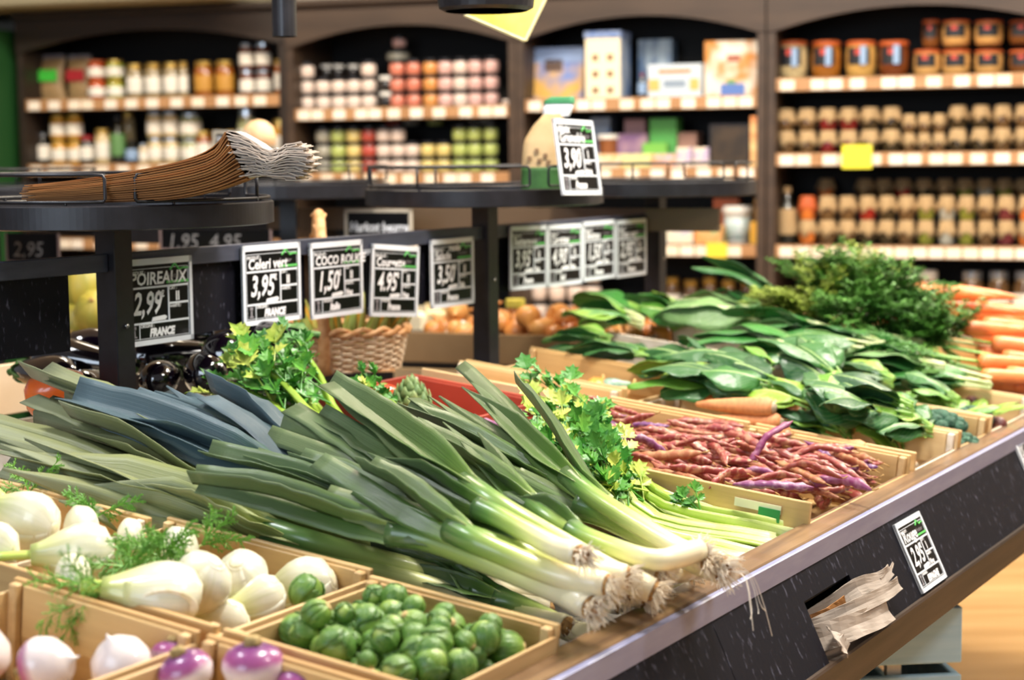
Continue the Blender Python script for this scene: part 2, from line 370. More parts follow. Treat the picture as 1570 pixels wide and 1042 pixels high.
# ---------------------------------------------------------------- rails with boards between the posts
def rail(s0,s1,label,boards):
    z1=1.160; M=MR((s0+s1)/2,1.02); th=thing('sign_rail',label,'rail',M,'sign rails between the posts'); L=(s1-s0)/2; c=(s0+s1)/2
    MB().box(-L,L,-.008,.008,.113,.140,bev=.001).build('bar',railm,th)
    for a,b in boards: MB().box(a-c,b-c,.004,.010,0,.113).build('board',chalk,th)
sA=RL(111,520)[0]; sB=RL(205,480)[0]; sC=RL(471,480)[0]; sD=RL(648,430)[0]; sE=RL(668,430)[0]
rail(-1.0,-.021,'grey steel sign rail left of the nearest post with scratched black board',[(-1.0,sA)])
rail(.021,POST[1]-.021,'grey steel sign rail between nearest and middle posts holding separate price cards',[(.03,sC),(sD,RL(722,430)[0])])
rail(POST[1]+.021,POST[2]-.021,'grey steel sign rail between middle and farthest posts holding four joined cards',[(RL(758,400)[0],RL(990,400)[0])])
# ---------------------------------------------------------------- price cards
def card(label,M,w,h,name,price,cls,org,var='',nsz=.18,name2='',group='chalk price cards',warm=None,trim=0):
    th=thing('price_card',label,'price card',M,group); f=.042*w; nsz*=1.12
    MB().box(-w/2,w/2,0,.002,-h/2,h/2).build('panel',glassy,th)
    fr=MB(); y=-.0012
    for a,b,c,d in ((-w/2,w/2,h/2-f*1.5,h/2),(-w/2,w/2,-h/2,-h/2+f*1.2),(-w/2,-w/2+f,-h/2,h/2),(w/2-f,w/2,-h/2,h/2)): fr.box(a,b,y,.003,c,d)
    fr.build('white_frame',white,th)
    x0,x1=-w/2+f*1.4,w/2-f*1.4; q=.0014*w/.14
    ln=MB(); y0,y1=-.0008,0
    za=h*.165; zb=-h*.245; xs=x0+(x1-x0)*.66; zm=(za+zb)/2; xb=x0+(x1-x0)*.17
    for a,b,c,d in ((x0,x1,za-q,za+q),(x0,x1,zb-q,zb+q),(xs-q,xs+q,zb,za),(xs,x1,zm-q,zm+q),(xb-q/2,xb+q/2,-h/2+f*1.4,zb),(x0,x1,h/2-f*2.3-q/2,h/2-f*2.3),(x1-q/2,x1,-h/2+f*1.4,h/2-f*2.3),(x0,x0+q/2,-h/2+f*1.4,h/2-f*2.3),(x0,x1,-h/2+f*1.5,-h/2+f*1.5+q/2)): ln.box(a,b,y0,y1,c,d)
    ln.build('ruled_lines',white,th)
    def tx(s,x,z,size,b=.0,sh=.12,mat=chalkw,sx=1): 
        if s: text(s,size,mat,th,T(x,-.001,z),shear=sh,bold=b,sx=sx)
    tx('PRODUIT :',x0+.002,h/2-f*2.2-w*.06,w*.05,.0002,0)
    if name2: tx(name2,x0+.03*w,za+h*.155,h*nsz*.8,.0006*w/.14)
    tx(name,x0+.03*w,za+h*.035,h*nsz,.0006*w/.14,.1)
    tx(price,x0+.06*w,zb+h*.11,h*.36,.0011*w/.14,.24,sx=.76)
    tx('€',xs-w*.12,za-h*.12,h*.10,.0005,.0)
    tx('CAT :',xs+.01*w,za-h*.045,w*.045,.0002,0); tx(cls,xs+.10*w,zm+h*.03,h*.15,.0006*w/.14,.0)
    tx('VARIÉTÉ :',xs+.01*w,zm-h*.05,w*.04,.0002,0); tx(var,xs+.02*w,zb+h*.02,h*.1,.001*w/.14,.1,sx=.8)
    tx('ORIGINE :',xb+.01*w,zb-h*.05,w*.045,.0002,0); tx(org,xb+.14*w,-h/2+f*2.0,h*.125,.001*w/.14,.2,sx=.9)
    MB().poly([(xs-w*.26,zb+h*.015),(xs-w*.06,zb+h*.02),(xs-w*.03,zb+h*.05),(xs-w*.06,zb+h*.075),(xs-w*.24,zb+h*.06)],-.0008,T(0,-.0002,0)).build('price_tick',chalkw,th)
    # the shop's mark: a mountain line over its name, underlined in green
    lx=xs-.04*w; lz=za+h*.13; g=MB()
    pts=[(0,.0),(.07,.05),(.14,.11),(.21,.045),(.26,.06),(.34,.055)]
    for (ax,az),(bx,bz) in zip(pts[1:],pts[2:]):
        a=Vector((lx+ax*w,0,lz+az*w)); b=Vector((lx+bx*w,0,lz+bz*w)); g.tube([a+Vector((0,-.0006,0)),b+Vector((0,-.0006,0))],.0014*w/.14,5)
    g.box(lx+.02*w,min(lx+.34*w,x1),-.001,0,lz-.085*w,lz-.06*w); g.build('green_mark',greenp,th)
    text('Fruitier',h*.085,greyp,th,T(lx+.01*w,-.001,lz-.035*w),name='shop_name',shear=.3)
    fig=MB(); cx=(x0+xb)/2; zz=-h/2+f*1.6; hh=zb-zz
    fig.box(cx-.012*w,cx+.012*w,-.0008,0,zz+hh*.2,zz+hh*.6); fig.box(cx-.035*w,cx+.035*w,-.0008,0,zz+hh*.1,zz+hh*.2); fig.box(cx-.025*w,cx+.025*w,-.0008,0,zz+hh*.65,zz+hh*.85)
    fig.build('small_emblem',greyp,th)
    return th
def rcard(label,x0,y0,x1,y1,yx,t,w,h,*a,**k):
    """card centred on the photo's rectangle, hung t in front of the rail plane"""
    s,z=RL((x0+x1)/2,(y0+y1)/2,t); return card(label,MR(s,z,t,k.pop('yaw',0),k.pop('roll',0)),w,h,*a,**k)
def wid(x0,x1,y,t): return RL(x1,y,t)[0]-RL(x0,y,t)[0]
CW,CH=.157,.134
card('price card reading POIREAUX and FRANCE, partly hidden by the nearest post',MR(.082,1.082,.014),CW,CH,'POIREAUX','2,99','II','FRANCE')
card('price card reading Celeri vert 3,95 with origin FRANCE',MR(.366,1.090,.014),CW,CH,'Celeri vert','3,95','II','FRANCE',nsz=.16)
card('price card reading COCO ROUGE 1,50 with origin Italie',MR(.552,1.086,.014),CW,CH,'COCO ROUGE','1,50','II','Italie','Vrac',nsz=.15)
card('tilted price card reading Courgette 4,95 right of the COCO ROUGE card',MR(.736,1.070,.014,0,.085),CW,CH,'Courgette','4.95','II','France','Vrac',nsz=.15)
card('price card reading 3,50 hanging just left of the middle post',MR(.935,1.074,.016),CW,CH,'Salade','3,50','II','France','Sala',nsz=.15,name2='          rosée')
card('price card reading 3,95, leftmost of the four joined cards',MR(1.240,1.087,.014,0,.02),CW,CH,'Betteraves','3,95','II','France','Vrac',nsz=.15)
card('price card reading 4,90, second of the four joined cards',MR(1.400,1.084,.014,0,.01),CW,CH,'Carottes','4,90','II','Sud','Vrac',nsz=.15)
card('price card reading 1,50, third of the four joined cards',MR(1.562,1.086,.014),CW,CH,'Blettes','1,50','II','France','Vrac',nsz=.16)
card('price card reading 2,95, rightmost of the four joined cards by farthest post',MR(1.726,1.083,.014),CW,CH,'Chou vert','2,95','II','France','Vrac',nsz=.15)
th=card('price card leaning on the guard of the middle tray before the paper sack',T(*at(886,241,3.36))@MR(0,0,0).to_3x3().to_4x4()@RX(-.15)@RY(.02),CW,CH*1.08,'Grenoble','3,90','I','France','Noix',nsz=.16,name2='Noix',group=None)
def pcard(label,px,py,w,h,*a,**k):
    s,f=panst(px,py); a0=pan(f,.003); a1=pan(f+.01,.003); d=(V*(a1[0]-a0[0])+ZZ*(a1[1]-a0[1])).normalized(); z=-d; y=z.cross(U)
    M=Matrix((U,y,z)).transposed().to_4x4(); p=O+U*s+V*a0[0]; p.z=a0[1]; M.translation=p; return card(label,M@RY(k.pop('roll',0)),w,h,*a,**k)
pcard('price card fixed to the sloping black front panel, right of the bag slot',1409,846,.118,.108,'Rouge','2,95','I','ESPAGNE','Vrac',nsz=.2,group=None)
pcard('pale price card on the black front panel at the right picture edge',1583,712,.118,.108,'Carotte','1,95','I','France','Vrac',nsz=.16,group=None)
# ---------------------------------------------------------------- kraft bags fanned on the nearest tray
bagc=[('topmost','lowest')]
Mb=Matrix((Vector((1,0,0)),Vector((0,1,0)),ZZ)).transposed().to_4x4()
p0=at(60,319,2.50); p0.z=1.2385
NB=40
for i in range(NB):
    f=i/(NB-1)
    th=thing('kraft_bag','flat brown kraft bag in the fanned bundle on the nearest tray' if 0<i<NB-1 else ('flat brown kraft bag at the bottom of the fanned bundle' if i==0 else 'loose topmost brown kraft bag curling up over the fanned bundle'),'paper bag',T(*p0),'kraft bags in the bundle on the nearest tray')
    lx=.012*math.sin(i*1.7)+.008*abs(f-.5); wd=.11-.0012*abs(i-20)
    pts=[Vector((lx+.0,0,.002+i*.0007)),Vector((.09,0,.003+i*.00085+.002*f)),Vector((.19,0,.006+i*.00105+.008*f)),Vector((.255,0,.018+i*.0014)),Vector((.302-.028*f,0,.034+.0016*i+.004*f))]
    if i==NB-1: pts=[Vector((.02,0,.028)),Vector((.12,0,.038)),Vector((.2,0,.056)),Vector((.25,0,.074)),Vector((.277,0,.10))]
    P_=spl(pts,14); yo=.0+.005*math.sin(i*2.3)
    MB().strap([p+Vector((0,yo,0)) for p in P_],[wd]*15,ZZ,[.02]*15,nx=2).build('sleeve',kraft,th,thick=.0013)
    e=P_[-1]; q=f
    # the folded block bottoms fan out to the right, in a paler kraft
    g=MB(); n=12; tip=Vector((.372+.02*math.sin(q*PI),0,.030+.056*q)); mid=Vector((.335,0,.036+.036*q))
    pp=spl([e,(e+mid)/2+Vector((0,0,.003)),mid,(mid+tip)/2+Vector((0,0,.006*math.sin(q*PI))),tip],n)
    if i<NB-1: g.strap([p+Vector((0,yo+.0006*math.sin(j*2.2+i),.0005*math.sin(j*1.7+i*2.1))) for j,p in enumerate(pp)],[wd]*(n+1),ZZ,[.02]*(n+1),nx=2)
    else:
        g.strap(spl([e,e+Vector((.012,0,-.002)),e+Vector((.04,0,-.018)),e+Vector((.055,0,-.028)),e+Vector((.068,0,-.024))],8),[wd]*9,ZZ,[.02]*9,nx=2)
    g.build('folded_base',kraftl,th,thick=.0015)
# ---------------------------------------------------------------- kraft bags in the panel slot
def slotp(s,f,o): a=pan(f,o); p=O+U*s+V*a[0]; p.z=a[1]; return p
sm=(sl0+sl1)/2; dn=(slotp(0,1,0)-slotp(0,0,0)).normalized(); on=(slotp(0,0,.01)-slotp(0,0,0)).normalized()
def slotbag(label,L):
    th=thing('kraft_bag',label,'paper bag',T(*slotp(sm,.8,0)),'crumpled kraft bags poking from the panel slot')
    for nm,pts,wds,mt in L: 
        m=len(pts); P_=spl([slotp(*p) for p in pts],12); W_=[wds[0]+(wds[1]-wds[0])*k/12 for k in range(13)]
        mb=MB().strap(P_,W_,[on]*13,[.2+.1*math.sin(k*1.3) for k in range(13)],nx=6,ruf=.05,seed=m+wds[0]*90); mb.build(nm,mt,th,world=True,thick=.0012)
    return th
def sp(px,py,o=0): s,f=panst(px,py); return (s,f,o)
kraftd=M_('kraft_paper_darkened','#ab9e92',.8,col2='#94887c',ns=(20,20,20),bump=.3)  # pale kraft again, its colour darkened for the dimmer light at the slot
slotbag('crumpled pale kraft bag hanging lowest from the panel slot',[('sleeve',[sp(1262,975,-.03),sp(1275,972,.002),sp(1300,962,.012),sp(1335,948,.012),sp(1352,938,.01)],(.038,.032),kraftd),('folded_base',[sp(1268,968,.004),sp(1272,985,.014),sp(1286,1002,.012)],(.03,.025),kraftd)])
slotbag('pale kraft bag folded in half sticking right out of the slot',[('sleeve',[sp(1250,965,-.05),sp(1275,950,-.01),sp(1300,935,.012),sp(1340,915,.016),sp(1362,899,.016)],(.025,.02),kraftd),('inner_fold',[sp(1250,962,-.05),sp(1280,945,-.01),sp(1292,930,.006)],(.03,.03),kraft)])
slotbag('topmost kraft bag in the panel slot with a torn pointed tip',[('sleeve',[sp(1255,960,-.06),sp(1285,930,-.02),sp(1305,903,.008),sp(1335,893,.014),sp(1345,880,.02)],(.034,.018),kraftd),('torn_tip',[sp(1338,897,.014),sp(1345,885,.018),sp(1350,869,.02)],(.014,.003),kraftd)])
# ---------------------------------------------------------------- crates
def crate(label,s0,s1,t0,t1,h0=-.077,h1=.03,mt=None,group='wooden crates on the counter',front=True,back=True,name='wooden_crate',ends=(1,1),side_drop=.012,cat='crate',inner=None):
    mt=mt or wood; L=(s1-s0)/2; D=(t1-t0)/2; th=thing(name,label,cat,MC((s0+s1)/2,(t0+t1)/2,h0),group); H=h1-h0
    k=.007
    for sx,on in zip((-1,1),ends):
        if not on: continue
        a,b=sorted((sx*L,sx*(L-k)))
        MB().box(a,b,-D,D,0,H,bev=.0012).build('end_board',mt,th)
        a,b=sorted((sx*(L-k),sx*(L-k-.004)))
        MB().box(a,b,-D+.018,D-.018,H*.45,H-.004,bev=.001).build('inner_board',mt,th)
    for sx in (-1,1):
        for sy in (-1,1):
            a,b=sorted((sx*(L-k),sx*(L-k-.011))); c,d=sorted((sy*(D-.004),sy*(D-.015)))
            MB().box(a,b,c,d,.0,H-.003,bev=.0015).build('corner_post',inner or (woods if mt is wood else woodw),th)
    for sy,on in ((-1,front),(1,back)):
        if not on: continue
        c,d=sorted((sy*D,sy*(D-.004)))
        zs=((.0,.036),(.044,H-side_drop))
        for a,b in zs: MB().box(-L+.001,L-.001,c,d,a,b,bev=.001).build('side_slat',(woods if mt is wood else woodw) if mt is not woodr else mt,th)
    for i in range(4):
        y=-D+.006+i*(2*D-.012)/4; MB().box(-L+k,L-k,y,y+(2*D-.012)/4-.006,.0005,.004).build('bottom_slat',mt,th)
    return th
woodr=M_('crate_red_card','#b0452e',.55,col2='#9c3a26',ns=(9,9,9))
cr=[
('pine crate of brussels sprouts at the front edge of the counter',-.705,-.452,.775,1.012,wood),
('pine crate of fennel bulbs beside the brussels sprouts',-.705,-.432,.470,.765,wood),
('pine crate of fennel in the rear, at the left picture edge',-.705,-.452,.190,.462,woody),
('pine crate of turnips at the lower left picture corner',-.985,-.722,.52,.765,wood),
('pine crate of purple turnips lowest in the picture',-.985,-.722,.775,1.012,wood),
('pine crate with the red-streaked bean pods, nearer the ledge',.258,.700,.735,1.012,wood),
('pine crate behind the ledge crate of bean pods, also full of pods',.258,.700,.462,.725,wood),
('pine crate of fat pale orange roots in the middle row',.722,1.000,.462,.725,woody),
('pine crate of orange roots against the ledge beyond the beans',.722,.962,.735,1.012,woody),
('pine crate of dark green cabbage leaves against the ledge',.975,1.155,.735,1.012,wood),
('pine crate of small brown potatoes at the right picture edge',1.17,1.455,.735,1.012,woody),
('empty pine crate beyond the leek tips, left of the gourd crate',.665,.800,.105,.448,woody),
('pine crate with an orange gourd inside, behind the orange roots',.815,1.070,.105,.448,wood),
('pale crate under the chard leaves beside the farthest post',1.40,1.70,.105,.448,woodw),
('pale crate half buried under chard, in the middle row beyond the kale',1.30,1.60,.462,.725,woodw),
]
for i,(l,a,b,c,d,mt) in enumerate(cr): crate(l,a,b,c,d,mt=mt,front=i!=6,back=i!=5,side_drop=.012 if i<5 else .03)
crate('red cardboard tray with tomato and artichoke behind the leek tips',.36,.650,.10,.38,h1=.02,mt=woodr,group=None,name='vegetable_tray',cat='tray',inner=woodw,side_drop=0)
# ================================================================ LEEKS
leekm=ramp_mat('leek_shaft',[(0,'#eadfc0'),(.28,'#efe5bf'),(.42,'#dfe09a'),(.55,'#a9bf62'),(.75,'#5f8a3e'),(1,'#33592f')],rough=.32,streak=(40,2,1),samt=.12,dark='#c9b98c',coat=.25,bump=.15,sss=.15)
leafA=ramp_mat('leek_leaf',[(0,'#c3cf7c'),(.10,'#7f9f48'),(.24,'#4a7028'),(.5,'#45602f'),(.8,'#556b48'),(1,'#708262')],rough=.3,streak=(75,1.0,1),samt=.75,dark='#2a441c',rand='#6c7850',bump=.3)
leafO=ramp_mat('leek_leaf_olive',[(0,'#b9c273'),(.15,'#93a050'),(.4,'#7c8650'),(.8,'#868c66'),(1,'#969c80')],rough=.4,streak=(55,1.6,1),samt=.4,dark='#4a5230',rand='#84885c',bump=.3)
leafB=ramp_mat('leek_leaf_blue',[(0,'#6f8a52'),(.15,'#4a6650'),(.4,'#4a5a60'),(.8,'#55646c'),(1,'#6c7c84')],rough=.38,streak=(55,1.6,1),samt=.4,dark='#2a3a48',rand='#3f5a5c',bump=.3)
rootm=M_('leek_root_hair','#f2eadc',.7,rand='#e0cfae'); rootd=M_('leek_root_disc','#b58a50',.8,col2='#7a5630',ns=(200,200,200),bump=.6)
NLK=[0]
def leek(label,root,sh,tip,r=.0125,w=.038,n=5,lm=None,spread=.10,blunt=.6,hairs=70,mid=None,long_roots=0,seed=None,group='leeks piled on the counter',wfold=.85):
    NLK[0]+=1; q=random.Random(seed or NLK[0]*7+1); lm=lm or leafA
    R_=P(*root); S_=P(*sh); T_=P(*tip)
    th=thing('leek',label,'leek',T(*R_),group)
    d=(S_-R_); out=V-ZZ*SL
    ctl=[R_, R_+d*.35+(P(*mid)-R_-d*.35 if mid else ZZ*-.004), S_, S_+(T_-S_)*.16]
    pts=spl(ctl,16); rr=[r*1.02]+[r*(1.05+.05*math.sin(i))*(1-.0*i) for i in range(1,4)]+[r*(.98-.02*(i-4)/12+(.25 if i>10 else 0)*(i-10)/6) for i in range(4,17)]
    MB().tube(pts,rr,14,v0=0,v1=1).build('shaft',leekm,th,smooth=True,world=True)
    dr=(pts[0]-pts[1]).normalized()
    rd=MB(); rd.tube([pts[0]-dr*.001,pts[0]+dr*.004,pts[0]+dr*.008],[r*.98,r*.8,r*.35],12); rd.build('root_disc',rootd,th,smooth=True,world=True)
    hm=MB(); a=dr.orthogonal().normalized(); b=dr.cross(a)
    for k in range(int(hairs*1.7)):
        u1=q.random()*2*PI; rad=r*math.sqrt(q.random())*.9; p=pts[0]+dr*.004+a*math.cos(u1)*rad+b*math.sin(u1)*rad
        L=q.uniform(.006,.021); dd=(dr+(a*math.cos(u1)+b*math.sin(u1))*q.uniform(.1,1.0)).normalized(); g=Vector((0,0,-1))
        hp=[p]; 
        for j in range(3): dd=(dd+g*.15+Vector((q.uniform(-.5,.5),q.uniform(-.5,.5),q.uniform(-.5,.5)))*.7).normalized(); hp.append(hp[-1]+dd*L/3)
        hm.tube(hp,[.0008,.0007,.0006,.0003],3,cap=False)
    for k in range(long_roots):
        p=pts[0]+dr*.006; x=(k-1.5)*.004+q.uniform(-.003,.003); hm.tube(spl([p,p+dr*.03+ZZ*.002+U*x,p+dr*.042+U*x*2-ZZ*.03,p+dr*.045+U*(x*3)-ZZ*q.uniform(.03,.08)+U*q.uniform(-.01,.01)],8),.0005,3,cap=False)
    hm.build('root_hairs',rootm,th,world=True)
    ax=(T_-S_); Lx=ax.length; axn=ax.normalized(); side=axn.cross(ZZ).normalized(); up=side.cross(axn)
    for i in range(n):
        k=(i-(n-1)/2)/max(1,(n-1)/2); k+=q.uniform(-.15,.15)
        base=spl(ctl,16)[max(9,15-i)]
        ln=1-.28*abs(k)*q.random()-(.22*q.random() if i else 0)
        tp=S_+ax*ln+side*(spread*Lx*k)+up*(.012*q.uniform(-.3,1)+.006*i)
        m1=base+axn*Lx*.25*ln+side*(spread*Lx*k*.18)+up*.004; m2=base+(tp-base)*.62+up*(.01*q.random())+side*(spread*Lx*k*.04)
        nP=15; pp=spl([base,m1,m2,tp],nP); ww=w*1.4*q.uniform(.85,1.15); pointed=q.random()>blunt**.6
        wid_=[];ph=[]
        for j in range(nP+1):
            f=j/nP; x=r*2.3+(ww-r*2.3)*min(1,f/.35)
            if pointed and f>.6: x*=max(.06,1-(f-.6)/.4)
            elif f>.85: x*=.93
            wid_.append(x); ph.append(1.25*(1-min(1,f/.3))+wfold*min(1,f/.3)*q.uniform(.93,1.07))
        roll=q.uniform(-.7,.7)+.5*k; nrm=(up*math.cos(roll)+side*math.sin(roll)).normalized()
        if q.random()<.4: nrm=(nrm+out*-.2).normalized()
        # most blades show their keel side: margins point down
        if q.random()<.6: nrm=-nrm
        MB().strap(pp,wid_,nrm,ph,nx=8,ruf=.012,seed=q.random()*6).build('leaf',lm,th,smooth=True,world=True,thick=.0011)
    return th
L_=leek
# lower, mostly hidden layer
L_('leek half hidden under the pile, root low between the others',(950,925,.0),(760,860,.01),(520,790,.03),lm=leafA,hairs=40)
L_('leek under the pile whose root rests low on the ledge, right of the stray shaft',(1010,925,-.01),(820,850,.0),(560,760,.03),lm=leafA,hairs=40)
L_('leek under the pile with its root just left of the hanging root hairs',(1065,895,-.005),(880,830,.0),(600,720,.03),lm=leafA,hairs=40)
L_('short leek shaft lying lowest, against the sprout crate corner',(915,978,-.035),(800,930,-.03),(575,870,-.03),r=.0135,lm=leafA,n=3,hairs=8,w=.025)
L_('dark leek beneath the pile behind the sprout crate wall',(870,960,-.03),(760,915,-.03),(560,850,-.02),lm=leafA,n=4,hairs=10)
# left-hand leeks whose shafts run under the pile
L_('leek with olive leaves lying along the fennel crate, lowest of the left leeks',(840,935,-.05),(480,852,.0),(-5,735,.042),lm=leafO,n=4,w=.056,hairs=0,spread=.035,wfold=.7,blunt=.4)
L_('broad olive-leaved leek crossing the left of the picture above the fennel',(840,915,-.05),(500,835,.015),(-40,685,.055),lm=leafO,n=5,w=.062,hairs=0,spread=.035,wfold=.65,blunt=.4)
L_('pale olive leek whose pointed tip rises at the left picture edge',(840,875,-.05),(470,770,.035),(0,592,.085),lm=leafO,n=6,w=.055,hairs=0,spread=.05,wfold=.65,blunt=.3)
L_('grey-green leek at the left picture edge beneath the pointed tip',(840,885,-.05),(420,790,.025),(-70,640,.06),lm=leafO,n=5,w=.055,hairs=0,spread=.06,wfold=.7,blunt=.4)
L_('blue-green leek pointing at the orange pepper by the nearest post',(840,865,-.05),(500,752,.062),(92,610,.100),lm=leafB,n=5,w=.050,hairs=0,spread=.035,wfold=.7,blunt=.8)
L_('blue-green leek just right of the foot of the nearest post',(840,855,-.05),(520,732,.070),(222,600,.105),lm=leafB,n=5,w=.048,hairs=0,spread=.045,wfold=.7,blunt=.8)
L_('dark leek with blunt cut leaves below the eggplants',(840,845,-.05),(530,742,.055),(240,592,.09),lm=leafB,n=3,w=.048,hairs=0,spread=.04,blunt=.9,wfold=.7)
L_('green leek filling the gap between blue leaves and the main pile',(840,855,-.05),(520,770,.03),(180,655,.065),lm=leafA,n=4,w=.046,hairs=0,spread=.05,blunt=.8,wfold=.7)
# the main pile
L_('leek with leaves cut short, second behind the fennel crate wall',(985,915,.015),(760,850,.045),(320,705,.075),lm=leafA,n=4,w=.034,blunt=.9,spread=.04)
L_('leek with pale blunt leaf ends left of the parsley-like celery tops',(960,905,.03),(840,840,-.05),(345,690,.095),lm=leafA,n=4,w=.036,blunt=.9,spread=.04)
L_('leek with torn grey leaf ends in the middle of the pile',(1000,890,.03),(800,830,.07),(430,645,.11),lm=leafA,n=5,w=.040,blunt=.8,spread=.06)
L_('leek with broad folded leaf across the centre, cut end at left',(960,885,.055),(740,830,.075),(425,735,.092),lm=leafA,n=2,w=.044,blunt=1,spread=.03,wfold=.9,r=.014)
L_('lowest long leek of the pile, straight above the fennel crate wall',(905,930,.042),(670,832,.062),(238,738,.070),lm=leafA,n=2,w=.034,blunt=1,spread=.012,wfold=1.05,r=.0135,mid=(840,900,.045))
L_('leek with long dark leaves right of centre, pointing at the artichoke',(1100,872,.035),(900,775,.065),(600,612,.115),lm=leafA,n=5,w=.036,blunt=.8,spread=.05)
L_('leek with a small grey pointed leaf lying right of the widest leek',(1010,880,.05),(850,800,.08),(640,650,.115),lm=leafA,n=4,w=.034,blunt=.2,spread=.08)
L_('leek whose split tips rise beside the empty crate',(1085,860,.06),(915,765,.085),(685,580,.13),lm=leafA,n=6,w=.032,blunt=.25,spread=.08,wfold=.6)
L_('leek with the thickest white shaft at the right, long roots hanging over the edge',(1108,872,.05),(930,790,.065),(690,690,.095),lm=leafA,n=3,w=.038,blunt=.6,spread=.04,r=.0165,long_roots=5,hairs=90)
L_('leek with bent white shaft, root end topmost at the right',(1072,843,.072),(900,825,.075),(760,755,.09),mid=(1000,858,.07),lm=leafA,n=2,w=.03,r=.0125,spread=.03,hairs=70)
L_('widest-leaved leek of the pile, tip rising beside the back celery tops',(1000,905,.04),(770,780,.105),(465,585,.15),lm=leafA,n=3,w=.05,blunt=.9,spread=.035,r=.014,wfold=.75)
L_('leek with root end topmost in the middle of the pile',(890,850,.098),(770,795,.10),(560,700,.115),lm=leafA,n=2,w=.034,blunt=.4,spread=.03,r=.012,hairs=60)
L_('leek with curved white shaft just above the lowest one',(930,897,.065),(740,835,.085),(470,700,.11),mid=(850,880,.065),lm=leafA,n=3,w=.036,blunt=.7,spread=.04,r=.0135,hairs=80)
L_('short leek with a bare white shaft low at the right of the pile',(1058,873,.02),(960,880,.03),(800,815,.04),lm=leafA,n=2,w=.03,r=.012,hairs=60,mid=(1000,885,.02))
# ================================================================ BRUSSELS SPROUTS
sprm=ramp_mat('sprout_leaf',[(0,'#b9c878'),(.2,'#7c9c3a'),(.5,'#4a7828'),(1,'#2c5e22')],rough=.4,streak=(14,5,1),samt=.45,dark='#a8bf6a',rand='#4a7a2c',bump=.4,sss=.05)
spst=M_('sprout_stem','#d9c08a',.7,col2='#b08a50',ns=(120,120,120))
def sprout_mesh(seed):
    q=random.Random(seed); th=thing('brussels_sprout','x x x x','vegetable',T(0,-20,0))
    R=.0135; hb=MB(); hb.ell((0,0,0),R*.97,R*.97,R*1.02,nu=14,nv=10); hb.build('head',sprm,th,smooth=True)
    for k in range(5):
        a=k*2.4+q.uniform(-.3,.3); mb=MB(); vs=[];uv=[]; nu,nv=8,8; top=q.uniform(.62,.95)*PI; wdt=q.uniform(1.5,2.1)
        for i in range(nv+1):
            f=i/nv; th_=PI-f*top; wd=wdt*math.sin(min(1,f*1.25+.12)*PI*.5)*(1 if f<.7 else math.cos((f-.7)/.3*PI/2*.85))
            for j in range(nu+1):
                g=j/nu*2-1; az=a+g*wd/2/max(.35,math.sin(th_)); rr=R*(1.02+.035*k*.4+.05*abs(g)**4*f+.02*math.cos(g*9))
                vs.append(Vector((rr*math.sin(th_)*math.cos(az),rr*math.sin(th_)*math.sin(az),rr*math.cos(th_)*1.03))); uv.append((j/nu,f))
        mb.add(vs,[(i*(nu+1)+j,i*(nu+1)+j+1,(i+1)*(nu+1)+j+1,(i+1)*(nu+1)+j) for i in range(nv) for j in range(nu)],uv)
        mb.build('wrapper_leaf',sprm,th,smooth=True,thick=.0005)
    MB().lathe([(0,-R*1.12),(R*.3,-R*1.14),(R*.34,-R*1.05),(R*.42,-R*.9)],10).build('stem',spst,th,smooth=True)
    return keep(th)
def pile(tmpl,lab,grp,spots,spread_rot=True,seed=3,sc=(.85,1.15)):
    q=random.Random(seed); first=set()
    for i,(p,rot,s) in enumerate(spots):
        t=tmpl[i%len(tmpl)]; M=T(*p)@rot@S(s,s,s)
        l=lab(i) if callable(lab) else lab
        if t.name not in first: first.add(t.name); t.matrix_world=M; t['label']=l; t['group']=grp
        else: dup(t,M,l,grp)
def rrot(q): return Matrix.Rotation(q.uniform(0,6.28),4,Vector((q.uniform(-1,1),q.uniform(-1,1),q.uniform(-1,1)+.01)))
q=random.Random(5); spots=[]
def fill(s0,s1,t0,t1,r,layers,h0,q,jit=.25,drop=0):
    out=[]
    for l in range(layers):
        ins=l*r*1.1; s=s0+r+ins
        row=0
        while s<s1-r-ins*.4:
            t=t0+r+(row%2)*r+ins*.6
            while t<t1-r:
                if q.random()>drop*l: out.append((s+q.uniform(-jit,jit)*r,t+q.uniform(-jit,jit)*r,h0+r+l*r*1.55+q.uniform(-.2,.4)*r))
                t+=r*2.05
            s+=r*1.85; row+=1
    return out
SP=fill(-.69,-.462,.785,1.003,.0135,5,-.066,q,.35,.08)
SP=[x for x in SP if q.random()<.96]
tmp=[sprout_mesh(k) for k in range(4)]
pile(tmp,'round green brussels sprout heaped with the others in the front crate','brussels sprouts in the front crate',[(W(s,t,h),rrot(q),q.uniform(.7,1.2)) for s,t,h in SP])
# extra large ones on top, where the photo shows them biggest
big=[(562,955,.02),(600,942,.02),(630,975,.02),(690,962,.018),(640,1000,.02),(705,1020,.015),(515,990,.02),(455,965,.01),(480,955,.015),(735,985,.012),(775,995,.01),(660,1018,.02),(610,1030,.015)]
pile([sprout_mesh(20),sprout_mesh(21)],'large green brussels sprout lying on top of the front crate heap','large sprouts on top of the heap',[(P(x,y,h),rrot(q),q.uniform(1.15,1.4)) for x,y,h in big])
one=sprout_mesh(31); one.matrix_world=T(*P(470,907,.012))@rrot(q)@S(1.35,1.35,1.35); one['label']='single green brussels sprout stray among the white fennel bulbs'
